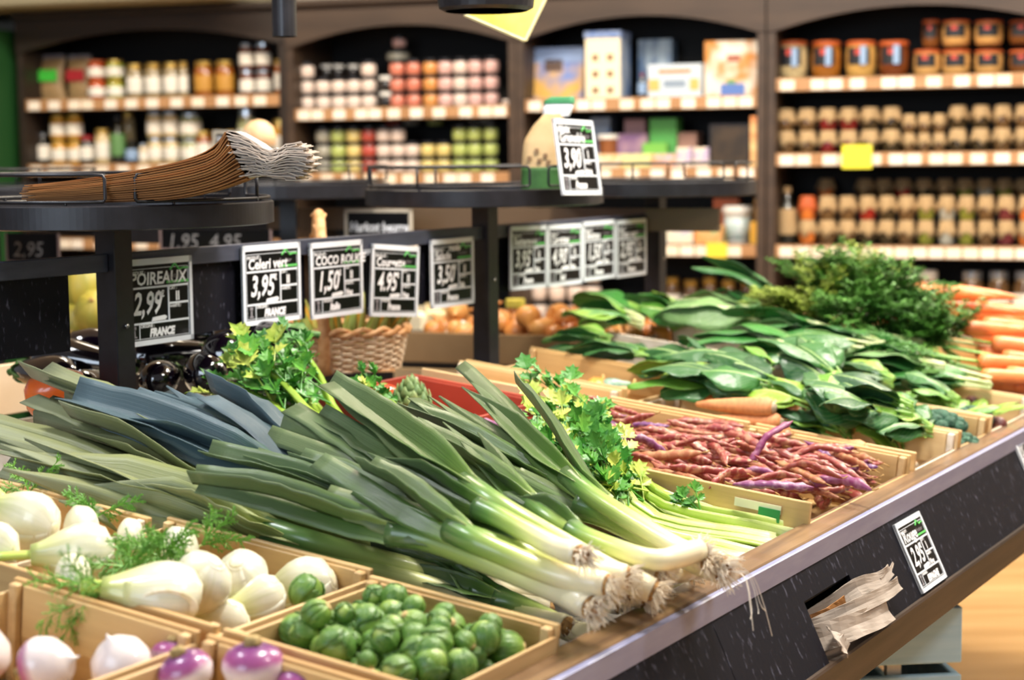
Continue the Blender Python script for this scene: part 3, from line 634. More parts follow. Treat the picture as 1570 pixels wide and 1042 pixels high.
# ================================================================ FENNEL
fenm=ramp_mat('fennel_bulb',[(0,'#d9cfb2'),(.12,'#ebe6d4'),(.55,'#e8e4cc'),(.78,'#d9da9c'),(1,'#b0c068')],rough=.3,streak=(30,1.2,1),samt=.5,dark='#c2c490',coat=.3,bump=.25,sss=.2)
fens=ramp_mat('fennel_stalk',[(0,'#dfe3a0'),(.5,'#c2d06e'),(1,'#a9c152')],rough=.35,streak=(20,2,1),samt=.2,dark='#93a94a',bump=.2)
frondm=M_('fennel_frond','#5f9a3a',.5,rand='#8cb848')
cutm=M_('cut_face_cream','#f0ead2',.5,col2='#d8cf9c',ns=(90,90,90))
def feather(mb,p,d,L,q,n=9,depth=1,w=.0005,droop=.3):
    """threadlike branching leaf"""
    d=Vector(d).normalized(); a=d.orthogonal().normalized(); pts=[Vector(p)]
    for i in range(n): d=(d+Vector((q.uniform(-.12,.12),q.uniform(-.12,.12),-droop/n))).normalized(); pts.append(pts[-1]+d*L/n)
    mb.tube(pts,[w*1.6*(1-i/(n+1))+w*.4 for i in range(n+1)],3,cap=False)
    if depth>0:
        for i in range(1,n):
            for sg in (-1,1):
                b=Matrix.Rotation(q.uniform(0,6.28),3,d)@a
                feather(mb,pts[i],(d*.9+b*sg*.8),L*.42*(1-.5*i/n),q,4 if depth==1 else 5,depth-1,w*.75,droop*.5)
def fennel(label,px,py,h,R,axis,roll=0,stalks=2,fr=1,cut=False,seed=1,sl=.05,squash=.72):
    R*=1.16; h+=(.006 if px<340 else -.010)
    q=random.Random(seed); p=P(px,py,h); d=Vector(axis).normalized(); M=frame(p,d); M=M@RX(roll)@RY(PI/2)   # local +Z along axis
    th=thing('fennel_bulb',label,'vegetable',M,'fennel bulbs in the crates')
    prof=[(0.001,-R*.98),(R*.35,-R*.97),(R*.42,-R*.9),(R*.78,-R*.72),(R*.98,-R*.3),(R*1.0,0),(R*.94,R*.35),(R*.78,R*.75),(R*.58,R*1.15),(R*.42,R*1.5),(R*.34,R*1.8)]
    MB().lathe(prof,28,S(1,squash,1),lambda a,f:1+.05*abs(math.sin(a*2.5+f*2.2))+.018*abs(math.sin(a*9))+.03*math.sin(a*7)*f).build('bulb',fenm,th,smooth=True)
    # an outer sheath with its own rim
    sh=MB(); vs=[];uv=[];n1,n2=12,10
    for i in range(n1+1):
        f=i/n1; k=min(len(prof)-1.001,1+f*7); a=int(k); r=prof[a][0]+(prof[a+1][0]-prof[a][0])*(k-a); z=prof[a][1]+(prof[a+1][1]-prof[a][1])*(k-a)
        for j in range(n2+1):
            g=j/n2*2-1; az=.4+g*1.15*(1-.35*f); rr=r*1.06
            vs.append(Vector((rr*math.cos(az),rr*math.sin(az)*squash,z))); uv.append((j/n2,f*.8))
    sh.add(vs,[(i*(n2+1)+j,i*(n2+1)+j+1,(i+1)*(n2+1)+j+1,(i+1)*(n2+1)+j) for i in range(n1) for j in range(n2)],uv); sh.build('outer_sheath',fenm,th,smooth=True,thick=.0012)
    MB().lathe([(0.0005,-R*1.0),(R*.3,-R*1.0),(R*.34,-R*.95)],12,S(1,squash,1)).build('root_base',cutm,th,smooth=True)
    for k in range(stalks):
        x=(k-(stalks-1)/2)*R*.42; l=sl*q.uniform(.7,1.1); lean=(k-(stalks-1)/2)*.35
        pts=spl([(x*.6,0,R*1.1),(x,0,R*1.6),(x+lean*l,.004*k,R*1.6+l)],7); MB().tube(pts,[R*.3,R*.3,R*.27,R*.25,R*.24,R*.23,R*.22,R*.22],10,flat=.7).build('stalk',fens,th,smooth=True)
        MB().tube([pts[-1],pts[-1]+Vector((0,0,.0006))],R*.19,10,flat=.7).build('cut_end',cutm,th)
    if fr:
        fb=MB()
        for k in range(fr*3): feather(fb,(0,0,R*1.7),(q.uniform(-.9,.9),q.uniform(-.9,.9),.9),R*2.2,q,8,2,.0006)
        fb.build('frond',frondm,th)
    if cut:
        M2=T(R*.82,0,-.1*R)@RY(PI/2); MB().lathe([(0.0005,.0),(R*.7,0),(R*.74,-.002)],24,M2@S(1.15,.85,1)).build('cut_face',cutm,th,smooth=False)
    return th
LX=Vector((-1,.1,.35)); rr_=Vector((1,-.3,0))
fennel('large fennel bulb with stalks to the left, nearest the left picture edge',48,800,.035,.030,(-.9,.5,.25),seed=2,stalks=3,sl=.05)
fennel('yellow-lit fennel bulb behind the large left one, under the crate wall',125,812,.02,.024,(-.3,.9,.1),seed=3,stalks=1,fr=0,sl=.02)
fennel('small fennel bulb showing between the yellow-lit one and the crate divider',200,822,.012,.018,(-.2,.9,-.1),seed=4,stalks=1,fr=0,sl=.02)
fennel('fennel bulb lying with its long stalk to the left above the front slat',130,845,.03,.027,(-1,-.25,.0),seed=5,stalks=1,fr=0,sl=.05,squash=.85)
fennel('fennel bulb cut off by the left picture edge above the front slat',-8,838,.025,.024,(-.8,.3,.1),seed=6,stalks=2,fr=1)
fennel('fennel bulb low against the front slat with its rounded base showing',112,888,.015,.022,(-.3,.5,-.7),seed=7,stalks=1,fr=0,sl=.02)
fennel('sliced fennel bulb with a broad pale cut face by the crate corner',255,905,.03,.031,(-1,-.15,.10),roll=1.2,seed=8,stalks=1,fr=2,cut=True,sl=.035)
fennel('fennel bulb leaning on the sliced one, right behind it',310,892,.028,.027,(-.5,.3,-.8),seed=9,stalks=1,fr=0,sl=.01)
fennel('round white fennel bulb with smooth base, middle of the right crate',372,888,.032,.026,(.1,.55,-.8),seed=10,stalks=1,fr=0,sl=.01,squash=.9)
fennel('fennel bulb at the back of the right crate against the tall wall',275,845,.02,.024,(-.5,.9,.0),seed=11,stalks=1,fr=2,sl=.02)
fennel('egg-shaped white fennel bulb in the right corner of the crate',472,898,.012,.028,(-.9,.2,-.3),seed=12,stalks=1,fr=0,sl=.01,squash=.8)
fennel('small fennel bulb in front of the round white one',402,918,.018,.022,(-.8,-.5,-.2),seed=13,stalks=1,fr=0,sl=.015)
fennel('fennel bulb lowest in the crate, only its flank showing',345,955,.002,.022,(-.9,.1,.0),seed=14,stalks=1,fr=0,sl=.01)
q=random.Random(77)
for k,(x,y,lab) in enumerate(((195,870,'loose tuft of bright green fennel leaf beside the sliced bulb'),(250,858,'tuft of green fennel leaf behind the sliced bulb'),(310,835,'thin fennel sprig standing against the tall crate wall'),(150,790,'dark fennel sprig hanging down the rear crate wall'),(45,755,'short upright fennel leaf beside the cut stalks at the left'))):
    p=P(x,y,.03); th=thing('fennel_sprig',lab,'herb',T(*p),'loose fennel sprigs'); fb=MB()
    for j in range(6 if k<2 else 3): feather(fb,(0,0,0),(q.uniform(-1,1),q.uniform(-.6,.6),q.uniform(.1,.8)),.055,q,9,2,.0007)
    fb.build('leaf',frondm,th); MB().tube([(0,0,0),(-.01,0,-.005),(-.03,.004,-.012)],.0016,6).build('stem',fens,th)
# ================================================================ TURNIPS
turm=ramp_mat('turnip_skin',[(0,'#efe6e0'),(.45,'#eadfdd'),(.58,'#a8588c'),(.8,'#6c3070'),(1,'#8a4a6c')],rough=.3,streak=(6,5,1),samt=.2,dark='#5c2a5c',coat=.35,bump=.1,sss=.1)
turs=M_('turnip_crown','#b59a62',.7,col2='#7d6a3c',ns=(150,150,150),bump=.6)
def turnip(label,px,py,h,R,ax=(.1,.1,1)):
    th=thing('turnip',label,'vegetable',frame(P(px,py,h),Vector(ax).normalized())@RY(PI/2),'purple and white turnips in the lowest crates')
    MB().lathe([(0.0005,-R*1.15),(R*.08,-R*.98),(R*.45,-R*.78),(R*.85,-R*.42),(R,0),(R*.97,R*.25),(R*.8,R*.52),(R*.5,R*.68),(R*.2,R*.72),(0.0005,R*.71)],28,None,lambda a,f:1+.02*math.sin(3*a+f)).build('root',turm,th,smooth=True)
    MB().lathe([(R*.3,R*.66),(R*.27,R*.8),(R*.25,R*.95),(R*.16,R*.99),(0.0005,R*.97)],14,None,lambda a,f:1+.12*math.sin(5*a+f*3)).build('crown',turs,th,smooth=True)
turnip('purple turnip with cut crown, largest and farthest right of the turnips',388,1022,.018,.030,(.0,.0,1))
turnip('purple-topped turnip left of the largest one at the bottom edge',285,1030,.012,.026,(-.3,-.1,.9))
turnip('white-sided turnip with pink cheek lying at the crate corner',185,1015,.008,.029,(.3,.3,-.9))
turnip('small turnip crown showing behind the white-sided one',262,1006,.002,.020,(.1,.2,.9))
turnip('turnip at the bottom edge with only its crown in view',458,1050,.006,.022,(.1,0,1))
turnip('long white turnip side at the lower left picture corner',70,1022,.01,.030,(-.9,.1,-.3))
turnip('white turnip at the left picture edge below the crate slat',-30,1000,.0,.030,(-.3,.1,-.8))
# ================================================================ BEAN PODS
beanm=M_('bean_pod_red','#93383a',.42,col2='#d4a684',ns=(120,60,160),nd=3,amt=(.50,.68),bump=.15,bs=(60,60,60),rand='#86402e',coat=.15)
beanv=M_('bean_pod_violet','#6a3a72',.4,col2='#c8b0c4',ns=(100,60,120),nd=3,amt=(.5,.7),rand='#8d3a5a')
beanb=M_('bean_pod_brown','#a2603c',.5,col2='#c99a6a',ns=(100,60,100),nd=3,amt=(.45,.7),rand='#8a3a3a')
bstem=M_('bean_stem','#b08a4c',.6)
def bean(seed,mt):
    q=random.Random(seed); L=q.uniform(.085,.115); th=thing('bean_pod','x x x x','vegetable',T(0,-20,0)); b1=q.uniform(-.014,.014); b2=q.uniform(-.008,.008)
    pts=spl([(-L/2,0,b2),(-L/4,b1*.7,0),(0,b1,-b2),(L/4,b1*.7,0),(L/2,-b1*.2,b2*1.4)],22)
    rr=[.0064*min(1,(1-abs(i/22*2-1))*3.2+.12)*(1+.16*math.sin(i*1.75)) for i in range(23)]
    MB().tube(pts,rr,8,flat=.7).build('pod',mt,th,smooth=True)
    MB().tube([pts[0],pts[0]+Vector((-.005,.001,.001)),pts[0]+Vector((-.008,.003,.002))],.0009,5).build('stem',bstem,th,smooth=True)
    return keep(th)
bt=[bean(k,beanm) for k in range(4)]+[bean(6,beanb),bean(7,beanm),bean(9,beanm),bean(10,beanb),bean(11,beanm),bean(12,beanm),bean(8,beanv)]
q=random.Random(8); sp=[]
def beanspots(s0,s1,t0,t1,h0,h1,n):
    for i in range(n):
        f=i/n; s=q.uniform(s0,s1); t=q.uniform(t0,t1); h=h0+(h1-h0)*f**.8+q.uniform(-.004,.006)
        c=(s-(s0+s1)/2)/((s1-s0)/2); h-=.012*abs(c)**3*f
        rot=MC(0,0).to_3x3().to_4x4()@RZ(math.pi/2+q.gauss(.15,.5))@RY(q.uniform(-.22,.22))@RX(q.uniform(0,6.28)); sp.append((W(s,t,h),rot,q.uniform(.85,1.25)))
beanspots(.30,.66,.76,.96,-.04,.040,112); beanspots(.30,.67,.46,.80,-.02,.038,112)
beanspots(.36,.62,.92,1.0,.0,.035,16)
pile(bt,'red-streaked cream bean pod heaped with the others in the two bean crates','red-streaked bean pods',sp)
vb=bean(30,beanv); vb.matrix_world=frame(P(1175,675,.055),Vector((.6,.3,.55)))@S(1.1,1.1,1.1); vb['label']='violet bean pod standing up on the heap by the orange roots'
vb=bean(31,beanv); vb.matrix_world=frame(P(1185,742,.05),U*.3+V)@S(1.3,1.3,1.3); vb['label']='white and violet mottled bean pod on the near side of the heap'
# ================================================================ ORANGE ROOTS (sand carrots)
rootc=M_('pale_orange_root_skin','#cf8a52',.6,col2='#b5693a',ns=(60,60,160),bump=.35,bs=(40,40,200),rand='#d99c6c')
rootcap=M_('root_crown_grey','#b9a68e',.8,col2='#8a7a5c',ns=(120,120,120),bump=.6)
def fatroot(label,px,py,h,d,L,R,grp='fat orange roots'):
    th=thing('sand_carrot',label,'vegetable',frame(P(px,py,h),Vector(d).normalized())@RY(PI/2),grp)
    MB().lathe([(0.0005,-L*.5),(R*.25,-L*.48),(R*.5,-L*.3),(R*.8,0),(R*.97,L*.3),(R,L*.42),(R*.85,L*.48),(R*.6,L*.5)],18,None,lambda a,f:1+.05*math.sin(f*16+a)+.03*math.sin(3*a)).build('root',rootc,th,smooth=True)
    MB().lathe([(R*.62,L*.485),(R*.5,L*.52),(R*.35,L*.54),(0.0005,L*.535)],12,None,lambda a,f:1+.1*math.sin(6*a)).build('crown',rootcap,th,smooth=True)
for lab,x,y,h,d,L,R in (
 ('fat orange root lying topmost in the middle crate, crown to the right',1125,622,.035,(.9,-.4,.0),.14,.018),
 ('fat orange root behind the topmost one, crown at the crate wall',1180,625,.03,(.8,-.55,.0),.12,.018),
 ('orange root low at the back of the middle crate',1110,610,.02,(.95,-.1,.05),.12,.016),
 ('orange root lying lowest in the middle crate',1140,645,.012,(.9,-.3,-.02),.13,.017),
 ('orange root in the ledge crate beyond the bean pods',1260,685,.012,(.85,-.5,.0),.15,.016),
 ('orange root at the crate end near the farthest bean pods',1315,700,.0,(.8,-.6,.0),.13,.015),
 ('orange root poking out between the two orange root crates',1180,668,.018,(.5,-.6,.1),.08,.017),
 ('orange root by the ledge at the foot of the cabbage crate',1372,712,-.01,(.9,-.4,.0),.07,.012)): fatroot(lab,x,y,h,d,L,R)
# ================================================================ CELERY
celst=ramp_mat('celery_stalk',[(0,'#e3e8b0'),(.12,'#cfdc84'),(.5,'#a3c044'),(1,'#6d9c32')],rough=.3,streak=(30,1.5,1),samt=.3,dark='#7fa23a',coat=.2,bump=.4)
cella=M_('celery_leaf_green','#3f8a30',.42,col2='#6fae3c',ns=(40,40,40),rand='#2c6e2a',bump=.3,bs=(90,90,90),coat=.1)
cellb=M_('celery_leaf_yellow','#9dbb45',.45,col2='#c8cf66',ns=(40,40,40),bump=.3,bs=(90,90,90))
def leaflet(mb,p,d,up,L,Wd,q,teeth=4,curl=.3):
    """lobed, toothed little leaf: midrib plus two jagged halves"""
    d=Vector(d).normalized(); sd=d.cross(up)
    if sd.length<1e-3: sd=d.orthogonal()
    sd.normalize(); up=sd.cross(d).normalized(); n=teeth*2; vs=[];fs=[];uv=[]
    cv=q.uniform(-curl,curl); fold=q.uniform(.1,.6)
    for i in range(n+1):
        f=i/n; wd=Wd*(math.sin(min(1,f*1.15+.02)*PI)**.6 if f*1.15<1 else .0)+.0001
        jag=1.0 if i%2 else .62
        c=Vector(p)+d*(L*f)+up*(cv*L*f*f)
        a=wd*jag/2; fw=L*.08*(1 if i%2 else -.3)
        vs+=[c,c-sd*a*math.cos(fold)+up*a*math.sin(fold)+d*fw,c+sd*a*math.cos(fold)+up*a*math.sin(fold)+d*fw,c-sd*a*.5*math.cos(fold)+up*a*.35*math.sin(fold),c+sd*a*.5*math.cos(fold)+up*a*.35*math.sin(fold)]; uv+=[(.5,f),(0,f),(1,f),(.25,f),(.75,f)]
    for i in range(n):
        o=i*5; fs+=[(o,o+5,o+8,o+3),(o+3,o+8,o+6,o+1),(o,o+4,o+9,o+5),(o+4,o+2,o+7,o+9)]
    mb.add(vs,fs,uv)
def celery_leaf(th,p,d,q,L=.05,mt=None):
    """a stem ending in a toothed three-part leaf"""
    mb=MB(); d=Vector(d).normalized(); up=(ZZ+Vector((q.uniform(-.7,.7),q.uniform(-.9,.1),0))).normalized()
    sd=d.cross(up).normalized(); st_=[Vector(p),Vector(p)+d*L*.5+ZZ*.003,Vector(p)+d*L]
    mb.tube(spl(st_,4),[.0016,.0014,.0012,.001,.0008],5); e=st_[-1]
    for b,k in ((e,1.0),(Vector(p)+d*L*.55+ZZ*.002,.85)):
        if b is e: leaflet(mb,b-d*.003,d+up*.1,up,L*.62*k,L*.62*k,q)
        for sg in (-1,1): leaflet(mb,b,d*.55+sd*sg*.85+up*q.uniform(-.3,.3),(up+sd*q.uniform(-.4,.4)).normalized(),L*.5*k,L*.46*k,q)
    mb.build('leaf',mt or (cellb if q.random()<.28 else cella),th,world=True,smooth=False)
def celery(label,base,knee,top,n,q,L0=.05,spread=.05,nleaf=4,bw=.027,toprise=.0):
    B=P(*base);K=P(*knee);Tp=P(*top); th=thing('celery_bunch',label,'celery',T(*B),'celery bunches')
    ax=(Tp-B).normalized(); sd=ax.cross(ZZ).normalized(); up=sd.cross(ax)
    for i in range(n):
        a=(i-(n-1)/2)/((n-1)/2); r1=q.uniform(0,1); off=sd*(a*.026)+up*(r1*.022-.008); off2=sd*(a*spread*1.3)+up*(q.uniform(-.3,1)*spread*.6+toprise*q.random())
        e=Tp+off2; k=K+off*1.25; b=B+off+ax*q.uniform(-.004,.012)
        pts=spl([b,b+(k-b)*.3,k,(k+e)/2+up*.006,e],12)
        wd=[bw*1.5,bw*1.15,bw,bw*.95]+[bw*(.9-.05*j) for j in range(9)]
        MB().strap(pts,wd,-up+sd*a*.8 if True else up,[.9]*13,nx=6).build('stalk',celst,th,smooth=True,world=True,thick=.0028)
        for j in range(nleaf):
            f=q.uniform(.62,1); c=pts[int(f*12)]; celery_leaf(th,c,(ax*.6+sd*q.uniform(-1,1)+ZZ*q.uniform(0,1.1)),q,L0*q.uniform(.7,1.15))
    return th
q=random.Random(14)
celery('green celery bunch lying beside the leeks, cut ends over the ledge',(1205,822,-.018),(1010,785,.0),(880,692,.045),9,q,.055,.05,5)
celery('celery bunch beneath the first, its base nearer the leek roots',(1160,850,-.03),(1000,812,-.015),(850,665,.05),7,q,.052,.06,5)
celery('celery bunch with tops rising in front of the gourd crate',(1120,808,-.02),(960,750,.01),(835,622,.06),6,q,.05,.04,4,toprise=.04)
celery('celery bunch with only its leafy tops showing below the eggplants',(620,700,.0),(500,650,.03),(395,600,.05),9,q,.06,.055,7,toprise=.05)
celery('celery bunch whose single bright leaf stands beside the red tray',(760,690,.0),(640,640,.04),(560,605,.07),3,q,.05,.01,2)
q=random.Random(3)
th=thing('celery_sprig','dark green celery sprig against the crate wall by the tape','herb',T(*P(1060,780,.012)),None)
for k in range(3): celery_leaf(th,P(1075,788,.0),(-.9+.4*k,.3,.5),q,.035,cella)
# tape left on the crate wall
tp=MB(); tp.box(-.035,.035,-.0005,.0005,-.006,.006); M=frame(W(.2565,.945,.012),V-ZZ*SL)@T(0,-.001,0)
o=tp.build('tape_strip',M_('cream_tape','#ebe6c8',.5),None,M=M); tag(o,'cream paper tape stuck across the crate wall above the celery','tape')
o=MB().box(-.016,.016,-.0006,.0006,-.012,.006).build('crate_label',M_('crate_label_green','#1f8a4a',.5),None,M=frame(W(.2562,.962,-.0),V-ZZ*SL)@T(0,-.002,.006)); tag(o,'small green paper label under the cream tape on the crate wall','label')
o=MB().box(-.045,.03,-.0006,.0006,-.013,.013).build('crate_label',M_('crate_label_yellow','#d9c468',.5),None,M=frame(P(340,775,.022),V-ZZ*SL)@RX(-.5)); tag(o,'yellow paper label with black print under the lowest long leek','label')
text("Fruits",.018,M_("black_print","#151515",.6),o,T(-.02,-.0012,-.005),shear=.3,bold=.0006)
# ================================================================ LEAFY GREENS
def leafmat(name,a,b,vein,rough=.42,coat=.08):
    if name in MT: return MT[name]
    mt=bpy.data.materials.new(name); mt.use_nodes=True; nt=mt.node_tree; bs=nt.nodes['Principled BSDF']; N=nt.nodes.new; L=nt.links.new
    bs.inputs['Roughness'].default_value=rough; bs.inputs['Coat Weight'].default_value=coat
    tc=N('ShaderNodeTexCoord'); sp=N('ShaderNodeSeparateXYZ'); L(tc.outputs['UV'],sp.inputs[0])
    # side veins: stripes slanting away from the midrib
    s1=N('ShaderNodeMath'); s1.operation='SUBTRACT'; s1.inputs[1].default_value=.5; L(sp.outputs[0],s1.inputs[0])
    ab=N('ShaderNodeMath'); ab.operation='ABSOLUTE'; L(s1.outputs[0],ab.inputs[0])
    m1=N('ShaderNodeMath'); m1.operation='MULTIPLY_ADD'; m1.inputs[1].default_value=-1.2; L(ab.outputs[0],m1.inputs[0]); L(sp.outputs[1],m1.inputs[2])
    m2=N('ShaderNodeMath'); m2.operation='MULTIPLY'; m2.inputs[1].default_value=55; L(m1.outputs[0],m2.inputs[0])
    sn=N('ShaderNodeMath'); sn.operation='SINE'; L(m2.outputs[0],sn.inputs[0])
    mr=N('ShaderNodeMapRange'); mr.inputs[1].default_value=.93; mr.inputs[2].default_value=1.; mr.inputs[4].default_value=.45; L(sn.outputs[0],mr.inputs[0])
    md=N('ShaderNodeMapRange'); md.inputs[1].default_value=.035; md.inputs[2].default_value=.012; md.inputs[4].default_value=.9; L(ab.outputs[0],md.inputs[0])
    mx_=N('ShaderNodeMath'); mx_.operation='MAXIMUM'; L(mr.outputs[0],mx_.inputs[0]); L(md.outputs[0],mx_.inputs[1])
    oi=N('ShaderNodeObjectInfo'); c1=N('ShaderNodeMix'); c1.data_type='RGBA'; c1.inputs[6].default_value=lin(a); c1.inputs[7].default_value=lin(b); L(oi.outputs['Random'],c1.inputs[0])
    c2=N('ShaderNodeMix'); c2.data_type='RGBA'; L(mx_.outputs[0],c2.inputs[0]); L(c1.outputs[2],c2.inputs[6]); c2.inputs[7].default_value=lin(vein); L(c2.outputs[2],bs.inputs['Base Color'])
    nz=N('ShaderNodeTexNoise'); nz.inputs['Scale'].default_value=60; L(tc.outputs['Object'],nz.inputs[0])
    ad=N('ShaderNodeMath'); ad.operation='MULTIPLY_ADD'; ad.inputs[1].default_value=-.8; L(mx_.outputs[0],ad.inputs[0]); L(nz.outputs[0],ad.inputs[2])
    bp=N('ShaderNodeBump'); bp.inputs['Strength'].default_value=.5; bp.inputs['Distance'].default_value=.006; L(ad.outputs[0],bp.inputs['Height']); L(bp.outputs[0],bs.inputs['Normal'])
    MT[name]=mt; return mt
kaleM=leafmat('collard_leaf','#184a26','#32702f','#a0be78'); kaleL=leafmat('collard_leaf_light','#4f8f2a','#8bb03a','#c8d080')  # lighter collard is yellowed, putting the yellow highlights into its leaf colour
chardM=leafmat('chard_leaf','#1e5a26','#377f2e','#8fb46c',.36); chardP=leafmat('chard_leaf_underside','#5a8a4c','#84a468','#d6dcae',.45,0)
stalkW=M_('chard_stalk','#dfe3b8',.4,col2='#b9cc7c',ns=(30,30,200)); stalkG=M_('green_stalk','#8fb850',.4,col2='#5f9038',ns=(30,30,100))
def bigleaf(th,p,d,up,L,Wd,mt,q,curl=.4,ruf=.12,stalk=.35,sm=None,n=12,sr=.0028):
    d=Vector(d).normalized(); sd=d.cross(up)
    if sd.length<1e-3: sd=d.orthogonal()
    sd.normalize(); up=sd.cross(d).normalized(); p=Vector(p)
    st_=[p,p+d*L*stalk*.5,p+d*L*stalk]
    MB().tube(spl(st_+[p+d*L*(stalk+.35)+up*.002],8),[sr*1.2]+[sr]*5+[sr*.7,sr*.5,sr*.3],6,flat=.7).build('stalk',sm or stalkG,th,smooth=True,world=True)
    b=st_[-1]-d*L*.06; vs=[];uv=[]; nx=8; sgn=q.choice((-1,1)); tw=q.uniform(-.5,.5); ph=q.uniform(0,6)
    for i in range(n+1):
        f=i/n; wd=Wd*.5*(math.sin(PI*min(1,f*.93+.04))**.7)*(1.1-.25*f)
        c=b+d*(L*f)+up*(-curl*L*f*f*.5+.06*L*math.sin(f*3))
        s2=(sd*math.cos(tw*f)+up*math.sin(tw*f)); n2=s2.cross(d)*-1
        for k in range(nx+1):
            g=k/nx*2-1; z=abs(g)*wd*.45+ruf*Wd*abs(g)**1.5*math.sin(f*11+ph+g*1.7)*.5
            vs.append(c+s2*(g*wd)+n2*z); uv.append((k/nx,f))
    mb=MB(); mb.add(vs,[(i*(nx+1)+j,i*(nx+1)+j+1,(i+1)*(nx+1)+j+1,(i+1)*(nx+1)+j) for i in range(n) for j in range(nx)],uv)
    mb.build('leaf_blade',mt,th,smooth=True,world=True,thick=.0008)
def greens(label,cat,px,py,h,n,L,Wd,d,spread,mts,seed,grp,name,lift=.25,**k):
    """one bunch: stalks gathered at the base, blades fanning along d=(along,outward,up)"""
    q=random.Random(seed); B=P(px,py,h); th=thing(name,label,cat,T(*B),grp); dd=(U*d[0]+V*d[1]+ZZ*(d[2]-SL*d[1])).normalized(); sd=dd.cross(ZZ).normalized()
    for i in range(n):
        a=q.uniform(-1,1); v=dd+sd*a*spread+ZZ*q.uniform(-.05,lift); up=ZZ+sd*q.uniform(-.9,.9)+dd*q.uniform(-.3,.3)
        bigleaf(th,B+sd*a*.02+ZZ*q.uniform(-.01,.02),v,up,L*q.uniform(.7,1.1),Wd*q.uniform(.7,1.15),q.choice(mts),q,**k)
    return th
G=greens; kg='bunches of dark collard leaves'; cg='bunches of chard'
# dark collard bunches: from the rear row down to the ledge crate
G('dark collard bunch spilling leftmost, behind the gourd crate','greens',1000,548,0.035,11,0.12,0.06,(-0.1, -0.8, 0.0),0.8,[kaleM],1,kg,'collard_bunch',lift=.15)
G('collard bunch with small leaves reaching left past the farthest post foot','greens',935,528,0.03,10,0.11,0.04,(-0.2, -0.8, 0.0),0.9,[kaleM,kaleL],2,kg,'collard_bunch',lift=.15)
G('collard bunch with pale green stems lying above the middle root crate','greens',1130,592,0.05,11,0.14,0.065,(0.0, -0.8, 0.05),0.7,[kaleM,kaleM,kaleL],3,kg,'collard_bunch',lift=.15)
G('collard bunch with grey-green leaves in the middle of the greens','greens',1090,560,0.05,12,0.14,0.07,(0.1, -0.7, 0.05),0.9,[kaleM,kaleL],4,kg,'collard_bunch',lift=.15)
G('collard bunch of broad dark leaves right of the middle root crate','greens',1200,600,0.055,11,0.14,0.075,(0.1, -0.6, 0.08),0.9,[kaleM],5,kg,'collard_bunch',lift=.15)
G('collard bunch filling the rear of the middle row, under the chard','greens',1180,570,0.06,11,0.14,0.07,(0.1, -0.7, 0.05),1.0,[kaleM,kaleM,kaleL],6,kg,'collard_bunch',lift=.15)
G('yellow-green collard bunch at the rear wall of the ledge crate','greens',1255,620,0.055,10,0.12,0.07,(0.3, -0.2, 0.1),1.1,[kaleL,kaleL,kaleM],7,kg,'collard_bunch',lift=.15)
G('collard bunch with dark cupped leaves above the yellow-green ones','greens',1290,590,0.06,10,0.12,0.075,(0.0, -0.5, 0.3),1.0,[kaleM],8,kg,'collard_bunch',lift=.15)
G('very dark collard bunch heaped over the right of the ledge crate','greens',1350,640,0.05,12,0.12,0.085,(-0.1, -0.3, 0.15),1.2,[kaleM],9,kg,'collard_bunch',lift=.15)
G('collard bunch lying over the far wall of the ledge crate','greens',1400,635,0.05,10,0.11,0.075,(-0.1, -0.5, 0.15),1.2,[kaleM],10,kg,'collard_bunch',lift=.15)
G('collard bunch inside the ledge crate, seen over its near wall','greens',1300,672,-0.0,12,0.11,0.06,(0.1, -0.1, 0.05),1.3,[kaleM,kaleL],11,kg,'collard_bunch',lift=.15)
G('collard bunch low in the right corner of the ledge crate','greens',1385,690,-0.015,10,0.09,0.055,(0.0, -0.1, 0.15),1.3,[kaleM,kaleL],12,kg,'collard_bunch',lift=.15)
G('collard leaves lying between the chard and the potato crate','greens',1370,590,0.05,9,0.1,0.055,(-0.1, -0.6, 0.15),1.0,[kaleM,kaleL],13,kg,'collard_bunch',lift=.15)
G('collard bunch hanging over the ledge end of its crate, beside the broccoli','greens',1430,665,.02,11,.10,.065,(-.1,-.4,.1),1.3,[kaleM,kaleL],41,kg,'collard_bunch',lift=.15)
G('collard bunch filling the corner between potato crate and broccoli','greens',1470,625,.02,9,.09,.055,(-.1,-.5,.2),1.2,[kaleM,kaleL,kaleM],42,kg,'collard_bunch',lift=.15)
G('collard bunch resting on the right wall of the cabbage crate','greens',1400,650,.035,11,.11,.07,(-.1,-.5,.1),1.2,[kaleM,kaleM,kaleL],43,kg,'collard_bunch',lift=.15)
# chard
G('chard bunch left of the farthest post with a yellow-green curled leaf','greens',985,500,0.04,11,0.15,0.09,(-0.2, -0.6, 0.2),1.0,[chardM,chardM,kaleL],21,cg,'chard_bunch',sm=stalkW,sr=.004,lift=.12)
G('chard bunch just right of the farthest post, pale stalks showing','greens',1065,500,0.04,9,0.13,0.075,(-0.1, -0.7, 0.25),0.9,[chardM,kaleL],22,cg,'chard_bunch',sm=stalkW,sr=.004,lift=.12)
G('chard bunch leaning over the pale crate with a broad drooping leaf','greens',1185,490,0.09,9,0.19,0.1,(0.0, -0.8, 0.05),0.7,[chardM,chardP],23,cg,'chard_bunch',sm=stalkW,sr=.004,lift=.12)
G('chard bunch whose bright leaf stands highest left of the ferny tops','greens',1222,478,0.1,4,0.17,0.055,(-0.1, -0.85, 0.42),0.2,[chardM],24,cg,'chard_bunch',sm=stalkW,sr=.004,lift=.12)
G('chard bunch in front of the ferny carrot tops, at their left','greens',1280,515,0.085,11,0.19,0.085,(0.0, -0.8, 0.05),0.8,[chardM,chardM,chardP],25,cg,'chard_bunch',sm=stalkW,sr=.004,lift=.12)
